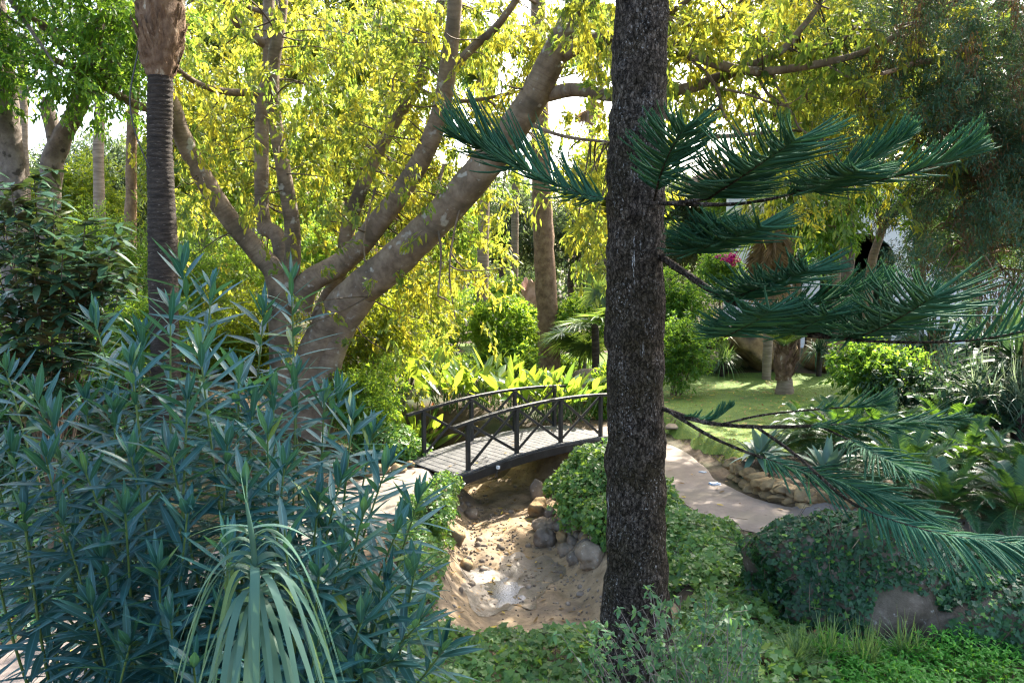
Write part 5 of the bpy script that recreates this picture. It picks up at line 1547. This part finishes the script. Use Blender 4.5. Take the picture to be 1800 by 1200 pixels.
pbush('bush', 'low bush in the gap right of the brown pine', 1000, 650, 25.5, 40, 26, 1800, .09, .045, 'bright_leaf')
pbush('bush', 'mid green bush between the leaning trunks', 580, 430, 24, 90, 70, 5000, .14, .04, 'bright_leaf')
pbush('bush', 'sunlit bush behind the left palm trunk', 390, 580, 18, 110, 90, 7500, .12, .035, 'yellow_leaf', droopy=.3)
pbush('bush', 'feathery green bush left of the fork', 420, 470, 20, 90, 60, 6000, .10, .02, 'bright_leaf', droopy=.1)
pbush('bush', 'fine leaved fern like bush left of the palm trunk', 200, 480, 14.5, 90, 95, 14000, .06, .016, 'bright_leaf', per=20, droopy=.1, lobes=12)
pbush('bush', 'low fine leaved bush under the magnolia and before the palm trunk', 190, 580, 12.6, 130, 55, 11000, .06, .018, 'bright_leaf', per=20, droopy=.1, lobes=12)
pbush('bush', 'fine leaved low bush right of the palm trunk', 330, 500, 15.5, 70, 80, 8000, .06, .016, 'bright_leaf', per=20, droopy=.1)
pbush('bush', 'glowing yellow green bush far behind on the left', 140, 340, 27, 95, 55, 5200, .14, .06, 'yellow_leaf')
pbush('bush', 'shaded bush behind the magnolia', 60, 545, 15, 130, 60, 5000, .10, .04, 'green_leaf')
pbush('bush', 'dark low bush right of the strelitzia row', 1060, 690, 19, 34, 46, 2200, .09, .045, 'bright_leaf')
pbush('bush', 'deep green bush just right of the dark trunk', 1195, 610, 21, 52, 60, 3600, .10, .045, 'green_leaf')
pbush('bush', 'small tree like bush right of the dark trunk', 1185, 530, 24, 48, 52, 3000, .12, .05, 'green_leaf')
pbush('bush', 'glossy broad leaved bush at the back edge of the lawn', 1545, 645, 17.0, 95, 42, 3600, .11, .06, 'green_leaf', droopy=.25)
pbush('bush', 'dark spreading bush behind the cycads', 1690, 690, 15.5, 140, 55, 4000, .13, .06, 'strap_dark', droopy=.35)
pbush('bush', 'low leafy bush left of the lawn palm', 1250, 610, 27, 60, 30, 2400, .12, .05, 'green_leaf')
pbush('bush', 'bougainvillea with a few magenta flowers right of the dark trunk', 1275, 475, 27, 44, 46, 2200, .12, .05, 'green_leaf')
bv = [o for o in bpy.data.objects if o.get('label', '').startswith('bougainvillea')][0]
g = G(); C = np.array([P(1285 + rng.normal() * 8, 455 + rng.normal() * 5, 26.2 + rng.normal() * .1) for _ in range(60)])
sprays(g, None, C, rsphere(60), 6, .08, .08, .06, droopy=.1); g.build('blossoms', M['magenta'], bv)

# ------------------------------------------------------------------ 9  trees and palms behind
GT = 'trees closing the back of the garden'
bp = tree('brown_pine', 'straight reddish brown pine trunk behind the bridge', PP((966, 700, 24), (963, 560, 24), (955, 400, 24), (950, 250, 24), (948, 100, 24), (944, -60, 24), (942, -300, 24)), [.34, .33, .31, .28, .24, .2, .15], [], 0, .1, .1, 'needle', 'bark_brown', bump=.06)
gl, gw = G(), G()
for px, py, ex, ey, Y2 in [(950, 50, 800, 62, 22), (948, 40, 1080, 30, 22), (950, 110, 860, 80, 21.5), (952, 90, 1050, 120, 22), (950, 10, 850, -20, 22), (948, 130, 1075, 116, 25), (950, 60, 900, 75, 20), (948, -60, 780, -60, 22), (948, -60, 1120, -70, 22), (948, -160, 800, -180, 23), (948, -150, 1100, -170, 23)]:
    a, e = P(px, py, 24), P(ex, ey, Y2)
    q = spline([a, (a + e) / 2 + [0, 0, .15], e], 20)
    mtubes(gw, q[None], np.linspace(.06, .015, 20)[None], 6)
    s = rng.uniform(.35, 1, 46)
    c = np.stack([np.interp(s, np.linspace(0, 1, 20), q[:, j]) for j in range(3)], -1)
    sprays(gl, gw, c, rsphere(46) * [1, 1, .5] + [0, 0, -.1], 16, .6, .22, .011, droopy=.2, nseg=1, prof=(1, .2), twig_r=.008)
c_ = gw.build('limbs', M['bark_brown'], bp); gl.build('needles', M['needle'], c_)
tree('bare_trunk', 'pale grey smooth bare trunk left of the clipped shrub', PP((847, 600, 27), (849, 450, 27), (852, 330, 27), (855, 200, 27)), [.21, .20, .18, .16], [cl(850, 190, 27, 60, 40)], 900, .15, .05, 'yellow_leaf', 'bark_ringed', bump=.03, group=GT)
tree('bare_trunk', 'thin far pale trunk above the blue fan palm', PP((903, 520, 36), (905, 400, 36), (906, 300, 36)), [.18, .17, .15], [cl(905, 290, 36, 60, 50)], 900, .2, .07, 'far_leaf', 'bark_ringed', bump=.03, group=GT)
FT = [
 (40, 330, 36, 150, 120, 'far_leaf', 'hazy tree at the far left behind the slim trunks'),
 (230, 330, 38, 110, 110, 'far_leaf', 'hazy tree behind the left palm'),
 (380, 260, 33, 120, 190, 'yellow_leaf', 'sunlit tree behind the left leaning limb'),
 (520, 300, 36, 120, 180, 'bright_leaf', 'green tree behind the twin upright limbs'),
 (650, 260, 31, 110, 170, 'yellow_leaf', 'sunlit tree behind the middle limbs'),
 (775, 400, 33, 100, 120, 'bright_leaf', 'tree above the strelitzia behind the big limb'),
 (880, 400, 44, 110, 90, 'far_leaf', 'dark far tree behind the pale bare trunk'),
 (1010, 430, 46, 90, 100, 'far_leaf', 'dark far tree behind the brown pine'),
 (1080, 330, 34, 90, 130, 'yellow_leaf', 'yellow tree hidden partly by the dark trunk'),
 (1200, 400, 40, 90, 100, 'far_leaf', 'hazy tree right of the dark trunk'),
 (1330, 330, 34, 110, 90, 'bright_leaf', 'tree above the bougainvillea'),
 (1600, 120, 28, 150, 150, 'green_leaf', 'dark tree rising behind the cypress and above the villa'),
 (1720, 330, 24, 120, 150, 'green_leaf', 'dark tree behind the cypress at the right edge'),
 (440, 60, 30, 150, 130, 'fig_leaf', 'tall golden tree high behind the twin upright limbs'),
 (640, 30, 32, 140, 120, 'fig_leaf', 'tall golden tree high behind the middle limbs'),
 (1390, -20, 36, 150, 130, 'fig_leaf', 'tall golden tree high behind the right spreading branches'),
 (1480, 180, 27, 110, 120, 'fig_leaf', 'golden green tree left of the cypress'),
]
for px, py, Y, rx, ry, mt, lb in FT:
    k = Y / FPX
    b = P(px + rng.uniform(-15, 15), 560, Y)
    b[2] = hz(b[0], b[1])
    tr_ = [b, b + [rng.normal() * .2, 0, max(1.2, (P(px, py, Y)[2] - b[2]) * .5)], P(px, py + ry * .3, Y)]
    tree('garden_tree', lb, tr_, [.24, .2, .12], [cl(px, py, Y, rx, ry, (rx + ry) * .45)], 16000 + 30 * (rx + ry), .20, .075, mt, 'bark_grey', group=GT, tl=.7, lobes=11, f=.42, droopy=.4, bias=.4)
def fanpalm(name, label, base, h, nl, pet, rad_, mat, trunk_r=.16, bark='bark_palm', group=None, lw=.05, droop=.25, el0=R(-35), el1=R(80), n=30, skirt=0):
    t = thing(name, label, 'palm', base, group)
    base = np.asarray(base, float)
    top = base + [0, 0, h]
    if h > .3:
        g = G(); tube(g, [base - [0, 0, .2], base + [.04, 0, h * .5], top], [trunk_r * 1.1, trunk_r, trunk_r], 12, 24, bump=.06); g.build('trunk', M[bark], t)
    gl, gs = G(), G()
    for k in range(nl):
        fan(gl, gs, top + [0, 0, rng.uniform(-.1, .1)], k * 2.399, el0 + (el1 - el0) * ((k * .618) % 1), pet * rng.uniform(.8, 1.15), rad_ * rng.uniform(.85, 1.1), n=n, lw=lw, droop=droop)
    merge(gl, gs); c_ = gl.build('crown', [M[mat], M['stem_green']], t)
    if skirt:
        gl, gs = G(), G()
        for k in range(skirt):
            a = k * 2.399
            fan(gl, gs, top + [math.sin(a) * .15, math.cos(a) * .15, -rng.uniform(.1, h * .35)], a, R(-75) + rng.normal() * .1, pet * .5, rad_ * .9, n=18, spread=R(120), lw=lw * 1.2, droop=.05, tip=2.0)
        gl.build('dead_skirt', M['palm_dry'], t)
    return t
def gp(px, py, Y):
    c = P(px, py, Y); c[2] = hz(c[0], c[1]); return c
fanpalm('low_fan_palm', 'fan palm with big open fans between brown pine and dark trunk', gp(1045, 620, 21.5), 2.1, 20, 1.0, .8, 'palm_leaf', lw=.065, trunk_r=.1)
fanpalm('low_fan_palm', 'blue grey fan palm below the thin far trunk', gp(880, 540, 33), .9, 26, .9, .8, 'palm_blue', lw=.04)
fanpalm('tall_fan_palm', 'tall far fan palm in the sky gap left of the big limb', gp(850, 540, 42), P(850, 130, 42)[2], 30, 1.1, 1.2, 'palm_leaf', .2, 'bark_ringed', lw=.07, droop=.6, skirt=14)
fanpalm('tall_fan_palm', 'tall far fan palm just left of the dark trunk', gp(1036, 540, 45), P(1036, 60, 45)[2], 30, 1.1, 1.2, 'palm_leaf', .2, 'bark_ringed', lw=.07, droop=.6, skirt=14)
fanpalm('skirted_palm', 'palm with a hanging skirt of dry leaves left of the villa', gp(1350, 560, 24.5), P(1350, 330, 24.5)[2] - .6, 26, 1.0, .95, 'palm_leaf', .13, 'bark_ringed', lw=.06, droop=.5, skirt=34)
# spiky yellow palm and tufts at the back of the lawn
def tuft(name, label, px, py, Y, n, L, W, mat, el0=R(15), el1=R(88), droop=.6, group=None, stem=0, cat='plant', sb=.08):
    c = gp(px, py, Y)
    g = G(); straps(g, c + [0, 0, stem], n, L, W, el0, el1, droop, sb, nseg=6)
    if stem:
        t = thing(name, label, cat, c, group); g.build('leaves', M[mat], t)
        q = G(); tube(q, [c - [0, 0, .1], c + [0, 0, stem]], [.09, .08], 8, 10, bump=.1); q.build('trunk', M['bark_palm'], t)
        return t
    return tag(g.build(name, M[mat], None, loc=c), label, cat, group)
GF = 'tufted plants at the back of the lawn'
tuft('spiky_plant', 'sunlit yellow spiky plant right of the dark trunk', 1245, 560, 26, 150, 1.15, .045, 'palm_yellow', stem=1.1, group=GF)
tuft('spiky_plant', 'yellow green spiky plant low behind the lawn, left', 1190, 590, 25, 110, .9, .04, 'palm_yellow', stem=.5, group=GF)
tuft('tufted_plant', 'rounded tuft of drooping leaves on the earth bank', 1270, 640, 25, 220, .85, .022, 'liriope', droop=1.1, group=GF, stem=.45)
tuft('tufted_plant', 'drooping tuft between ochre rocks left of the lawn palm', 1325, 620, 26.5, 130, .8, .025, 'liriope', droop=1.1, group=GF, stem=.9)
tuft('tufted_plant', 'dark drooping tuft right of the lawn palm', 1440, 640, 25, 150, .8, .028, 'strap_dark', droop=1.1, group=GF, stem=.75)
tuft('tufted_plant', 'dark spiky tuft in front of the villa porch', 1490, 590, 26, 130, 1.0, .035, 'palm_blue', droop=.3, group=GF, stem=.9)
tuft('tufted_plant', 'spiky grey green tuft left of the villa porch', 1420, 570, 27, 120, 1.0, .04, 'strap_dark', droop=.4, group=GF, stem=1.2)
# lawn palm
lp_ = thing('lawn_palm', 'short palm with shaggy fibre topped trunk standing on the lawn', 'palm', gp(1378, 712, 21))
c = gp(1378, 712, 21)
g = G(); tube(g, [c - [0, 0, .1], c + [0, 0, .3], P(1377, 665, 21)], [.26, .205, .19], 20, 30, bump=.04, bs=8); g.build('trunk', M['bark_ringed'], lp_)
g = G(); pT = P(1377, 612, 21)
tube(g, [P(1377, 667, 21), P(1377, 645, 21), pT], [.20, .26, .20], 20, 24, bump=.12, bs=9)
az = np.arange(70) * 2.399; hh = rng.random(70)
bpz = np.stack([c[0] + np.sin(az) * .19, c[1] + np.cos(az) * .19, lerp(P(1377, 668, 21)[2], pT[2], hh)], -1)
blades(g, bpz, np.stack([np.sin(az) * .5, np.cos(az) * .5, np.ones(70)], -1), .32, .12, nseg=3, prof=(1, .8, .5, .3), side=np.stack([np.cos(az), -np.sin(az), 0 * az], -1), fold=-.12)
g.build('boot', M['fibre'], lp_)
gl, gs = G(), G()
for k in range(26):
    feather(gs, gl, pT + [0, 0, .05], k * 2.399, R(80) - k * R(2.1), 1.5, .34, 42, .32, .022, rr=.014, ldroop=.3)
merge(gl, gs); c_ = gl.build('crown', [M['palm_leaf'], M['stem_green']], lp_)

# villa garden: broadleaf tree, yuccas, strap leaved plants
tree('garden_tree', 'leafy tree with a thin ringed trunk in front of the villa', PP((1470, 600, 26), (1470, 520, 26), (1471, 400, 26)), [.15, .14, .12], [cl(1440, 400, 25, 80, 60), cl(1500, 350, 25, 70, 60), cl(1400, 340, 25, 70, 60)], 6500, .2, .06, 'green_leaf', 'bark_ringed', group='trees in front of the villa', droopy=.6, tl=.5)
def yucca(label, pts, r, heads, n, L, W, mat='strap_dark', group='trees in front of the villa'):
    q = [P(*a) for a in pts]; q[0][2] = hz(q[0][0], q[0][1]) - .1
    t = thing('yucca_tree', label, 'yucca', (q[0][0], q[0][1], q[0][2] + .1), group)
    g = G(); tube(g, q, r, 12, 30, bump=.06, bs=8)
    gl = G()
    for hpt in heads:
        h = P(*hpt)
        tube(g, [q[-1] - [0, 0, .15], h], [r[-1], r[-1] * .8], 10, 8)
        straps(gl, h, n, L, W, R(-65), R(85), .35, .08, nseg=4)
    g.build('trunk', M['bark_ringed'], t); gl.build('leaves', M[mat], t)
yucca('yucca with leaning ringed trunk and dark sword leaves before the white wall', [(1522, 560, 27), (1530, 480, 27), (1545, 420, 27), (1556, 390, 27)], [.16, .15, .14, .13], [(1562, 365, 27), (1535, 350, 26.6), (1590, 350, 27)], 62, .8, .06)
yucca('dark yucca clump against the villa, behind the skirted palm', [(1400, 600, 28), (1402, 500, 28), (1404, 440, 28)], [.15, .14, .12], [(1400, 440, 28), (1420, 460, 27.5), (1385, 455, 28)], 80, .9, .07)
GD = 'dark strap leaved plants below the cypress'
for k, (px, py, Y, h, n, L, W, mt, lb) in enumerate([
    (1640, 600, 20, 1.3, 90, 1.3, .10, 'strap_dark', 'dark strap leaved plant against the white wall'),
    (1740, 560, 17, 1.6, 80, 1.2, .11, 'strap_dark', 'tall dark strap leaved plant below the cypress trunk'),
    (1800, 540, 15.5, 1.6, 80, 1.2, .11, 'strap_dark', 'dark strap leaved plant cut by the right edge'),
    (1600, 570, 21, 1.6, 70, 1.1, .09, 'palm_blue', 'blue grey spiky plant right of the porch'),
    (1690, 640, 16.5, .8, 70, 1.0, .08, 'strap_dark', 'lower dark strap leaved plant behind the spider plant'),
    (1760, 690, 14.5, .5, 90, .8, .05, 'strap_dark', 'dark arching plant under the striped plant'),
    (1890, 620, 14, 1.2, 90, 1.2, .10, 'strap_dark', 'dark strap leaved plant just outside the right edge')]):
    t = tuft('strap_plant', lb, px, py, Y, n, L, W, mt, R(-10), R(88), .55, GD, stem=h, sb=.14)
for px, py, Y, lb in [(1730, 640, 14.6, 'pale striped arching plant in the upper tier at right'), (1800, 650, 14.2, 'pale striped arching plant at the right edge')]:
    tuft('striped_plant', lb, px, py, Y, 130, .9, .024, 'variegated', R(15), R(88), .7, 'pale striped plants at the right', stem=.95, sb=.1)

# cypress at upper right
cy = thing('cypress', 'big dark feathery cypress with drooping sprays in the upper right', 'tree', (*P(1800, 600, 12.8)[:2], .3))
g = G(); b = P(1835, 640, 14.2); b[2] = hz(b[0], b[1]) - .2
tube(g, [b, P(1830, 420, 14.2), P(1800, 200, 14.2), P(1770, 0, 14.2), P(1750, -300, 14.2)], [.26, .22, .18, .15, .08], 14, 40, bump=.1)
rows = [[0, .3, .9, 1, 1, .4, .2], [0, .1, .8, 1, 1, .4, .2], [0, .05, .5, 1, 1, .3, .1], [0, .05, .5, .9, .7, .05, 0], [0, 0, .35, .5, .2, 0, 0]]
C = cells(rows, 0, 12, 11.5, 15.5, 1400)
C = (C[:, None] + rng.normal(size=(len(C), 9, 3)) * [.30, .30, .26] + np.array([0, 0, -.1])).reshape(-1, 3)
C2 = cells([[.2, .6, .9, 1, 1, .4, .2]] * 4, -400, 18, 10.6, 16, 1400)
C = np.concatenate([C, C2])
ax = np.stack([np.interp(C[:, 2], [0, 4, 8], [b[0], P(1785, 400, 12.8)[0], P(1740, 0, 12.8)[0]]), np.full(len(C), 14.2), C[:, 2]], -1)
out = unit((C - ax) * [1, 1, .2])
gl, gw = G(), G()
t = np.linspace(0, 1, 6)
sel = rng.random(len(C)) < .22
PT = (ax + [0, 0, .1])[sel][:, None] * (1 - t)[None, :, None] + C[sel][:, None] * t[None, :, None] + np.sin(t * np.pi)[None, :, None] * np.array([0, 0, .25])
mtubes(gw, PT, np.outer(np.ones(sel.sum()), np.linspace(.028, .006, 6)), 5)
br_ = rng.random(len(C)) < .13
for m_, gg in ((~br_, gl),):
    sprays(gg, None, C[m_], out[m_] * .8 + rng.normal(size=(m_.sum(), 3)) * .4 + [0, 0, -.35], 130, .42, .075, .017, droopy=.25, nseg=1, prof=(1, .3), spread=1.0, jit=.75)
tw = gl.build('foliage', M['cypress'], cy)
gl2 = G(); sprays(gl2, None, C[br_], out[br_] * .2 + [0, 0, -1.0], 90, .5, .09, .015, droopy=.6, nseg=1, prof=(1, .25), jit=.6)
gl2.build('dry_foliage', M['cypress_brown'], cy)
tube(g, PP((1815, 330, 14.2), (1700, 290, 12.8), (1600, 300, 11.6)), [.07, .03], 7, 14); tube(g, PP((1795, 170, 14.2), (1650, 110, 12.8), (1550, 130, 11.6)), [.07, .03], 7, 14)
g.build('trunk', M['bark_brown'], cy); gw.build('limbs', M['bark_brown'], cy)

# ------------------------------------------------------------------ 10  cycads and agaves
def cycad_proto(nf, L, seed):
    t = thing('cycad', '', 'cycad', (0, 0, 0), 'cycads in the raised bed')
    g = G(); tube(g, [(0, 0, -.25), (0, 0, .06), (0, 0, .16)], [.15, .15, .11], 14, 14, bump=.15, bs=14); g.build('trunk', M['fibre'], t)
    gl, gs = G(), G()
    for k in range(nf):
        u = k / nf
        feather(gs, gl, (0, 0, .14), k * 2.399 + seed, R(68) - u ** .8 * R(60), L * rng.uniform(.85, 1.08), .44 + .24 * u, 60, .13 * L, .0175, ang=R(68), vee=.25, rr=.010, ldroop=.1, nseg=2, prof=(.9, 1, .1), jitter=.03, tipf=.25)
    merge(gl, gs); c_ = gl.build('crown', [M['cycad'], M['stem_green']], t)
    return t
pr = [cycad_proto(40, 1.75, 0), cycad_proto(34, 1.5, 1)]
for k, (px, py, Y, s, lb) in enumerate([
    (1590, 850, 12.2, 1.0, 'cycad in the front of the bed above the ivy rock'), (1700, 800, 12.8, 1.0, 'cycad catching the sun, behind the lowest frond'), (1480, 800, 14.5, 1.05, 'cycad nearest to the lawn, left end of the bed'),
    (1790, 930, 10.6, .95, 'sunlit cycad at the right edge, lowest'), (1560, 770, 14.2, 1.0, 'cycad in the back of the bed, upper middle'), (1790, 800, 12.0, 1.0, 'sunlit cycad at the right edge, upper'), (1670, 730, 14.5, 1.05, 'shaded cycad in front of the dark bush'), (1660, 930, 10.9, .85, 'small cycad between ivy rock and lowest frond'), (1880, 870, 11.4, 1.0, 'cycad mostly outside the right edge'), (1420, 760, 15.6, .8, 'small blue green cycad on the lawn edge')]):
    c = gp(px, py, Y)
    if k < 2:
        pr[k].location = c; pr[k]['label'] = lb; pr[k].scale = (s, s, s)
    else:
        dup(pr[k % 2], c, k * 1.7, s, lb)
GA = 'agaves along the edge of the raised bed'
for k, (px, py, Y, lb) in enumerate([(1335, 850, 13.5, 'grey green agave rosette on the wall end by the lawn'), (1450, 880, 12.6, 'agave rosette half under the drooping frond')]):
    c = gp(px, py, Y)
    g = G(); straps(g, c + [0, 0, .16], 34, .60, .13, R(-5), R(72), .5, .05, nseg=7, prof=(.5, .75, .95, 1, .9, .6, .3, .02), fold=.2)
    tag(g.build('agave', M['agave'], None, loc=c), lb, 'agave', GA)

# broken terracotta urn behind the brown pine
c = P(945, 590, 27); c[2] = hz(c[0], c[1])
un = thing('urn', 'broken terracotta urn with a jagged rim, half hidden by the brown pine', 'urn', c)
n, ns = 40, 16
zz = np.linspace(0, 1, ns)
prof = np.interp(zz, [0, .1, .25, .5, .7, .85, 1], [.22, .26, .42, .60, .62, .52, .56])
an = np.linspace(0, 2 * np.pi, n, endpoint=False)
zb = P(945, 575, 27)[2] - .3; ztop = P(945, 500, 27)[2]
hgt_ = (ztop - zb) * (1 + .10 * np.sign(np.sin(an * 3 + .6)) * np.abs(np.sin(an * 3 + .6)) ** .4 + .05 * np.sin(an * 11))
Vu = np.stack([c[0] + prof[:, None] * np.cos(an), c[1] + prof[:, None] * np.sin(an), zb + zz[:, None] * hgt_[None]], -1)
Vi = np.stack([c[0] + (prof[:, None] - .05) * np.cos(an), c[1] + (prof[:, None] - .05) * np.sin(an), zb + .05 + zz[:, None] * (hgt_[None] - .05)], -1)
k, a = np.meshgrid(np.arange(ns - 1), np.arange(n), indexing='ij'); a2 = (a + 1) % n
qd = np.stack([k * n + a, k * n + a2, (k + 1) * n + a2, (k + 1) * n + a], -1).reshape(-1, 4)
g = G(); g.add(Vu, qd); g.add(Vi, qd[:, ::-1]); g.add(np.r_[Vu[-1], Vi[-1]], [[i, (i + 1) % n, n + (i + 1) % n, n + i] for i in range(n)]); g.add(Vu[0], np.arange(n)[None])
g.build('vessel', M['terracotta'], un)
g = G(); box(g, (c[0], c[1], (zb + c[2] - .05) / 2), (.35, 0, 0), (0, .35, 0), (0, 0, (zb - c[2] + .05) / 2), bev=.03); g.build('plinth', M['stone'], un, smooth_=False)

# ------------------------------------------------------------------ 11  fallen leaves
n = 4200
x, y = rng.uniform(-9, 8, n), rng.uniform(6.5, 24, n)
k = pdist(x, y, LP) > 100
keep_ = (rng.random(n) < np.where((pdist(x, y, RP) < .9) | (pdist(x, y, LP) < .8), .16, np.where(pdist(x, y, GUL) < 1.5, .6, .8)))
x, y = x[keep_], y[keep_]
p = np.stack([x, y, hgt(x, y) + np.where((x > 3.4) & (y > 14), .062, .03)], -1)
d = rsphere(len(x)) * [1, 1, .15]
g = G(); blades(g, p, d, rng.uniform(.06, .14, len(x)), rng.uniform(.025, .05, len(x)), nseg=4, prof=(.2, .9, 1, .7, .05), fold=.12, droop=rng.uniform(-.25, .1, len(x)), roll=rng.uniform(-.4, .4, len(x)))
tag(g.build('leaf_litter', M['litter'], None, loc=(0, 14, 0)), 'dry fallen leaves scattered over the ground, lawn and paths', 'leaf litter', kind='stuff')
g = G()
for k in range(14):
    s_ = rng.uniform(-.2, 3.6); o_ = rng.uniform(.1, 1.3)
    q = N0 + U * s_ + V_ * o_ + ZUP * (arch(s_) + .012)
    blades(g, q[None], (rsphere(1) * [1, 1, .1]), rng.uniform(.06, .12), .035, nseg=4, prof=(.2, .9, 1, .7, .05), fold=.15, droop=-.15)
tag(g.build('deck_litter', M['litter'], None, loc=tuple(N0 + U * 1.7)), 'few dry leaves lying on the footbridge deck', 'leaf litter', kind='stuff')
# low grass and weeds on the left bank
n = 16000
x, y = rng.uniform(-12, -3, n), rng.uniform(7, 20, n)
ok = (pdist(x, y, LP) > .85) & (nz(np.c_[x, y, 0 * x], 1.0, 3) > -.25)
x, y = x[ok], y[ok]
g = G(); blades(g, np.stack([x, y, hgt(x, y)], -1), rsphere(len(x)) * .7 + [0, 0, .8], rng.uniform(.05, .14, len(x)), .012, nseg=2, prof=(1, .8, .1), droop=.4)
tag(g.build('bank_grass', M['grass'], None, loc=(-6, 12, 0)), 'thin weedy grass on the shaded left bank', 'grass', kind='stuff')

# a far wood that closes the view
n = 5200
a = rng.uniform(-1.15, 1.15, n)
r_ = rng.uniform(50, 66, n)
C = np.stack([np.sin(a) * r_, np.cos(a) * r_, np.zeros(n)], -1)
top_ = 6.5 + 2.2 * nz(np.c_[C[:, :2], 0 * a], .12, 1)
C[:, 2] = hgt(C[:, 0], C[:, 1]) + rng.random(n) ** .8 * top_
gl = G()
sprays(gl, None, C, rsphere(n) + [0, -.4, 0], 26, 1.3, .42, .17, droopy=.3, nseg=2, jit=.7)
tag(gl.build('woodland', M['far_leaf'], None, loc=(0, 58, 0)), 'far belt of hazy green trees closing the view', 'woodland', kind='stuff')


ivy_ground('ground_ivy', 'low ivy on the shaded slope behind the oleander at the left edge', -13, -5.0, 9.5, 15.5, 15000, 'ivy', .09, .25)
pbush('bush', 'dark leafy bush low at the left edge behind the oleander', 60, 640, 11.5, 150, 50, 6000, .09, .035, 'green_leaf')
pbush('bush', 'bright bush left of the palm foot behind the oleander', 215, 600, 16, 80, 60, 6500, .08, .025, 'bright_leaf')
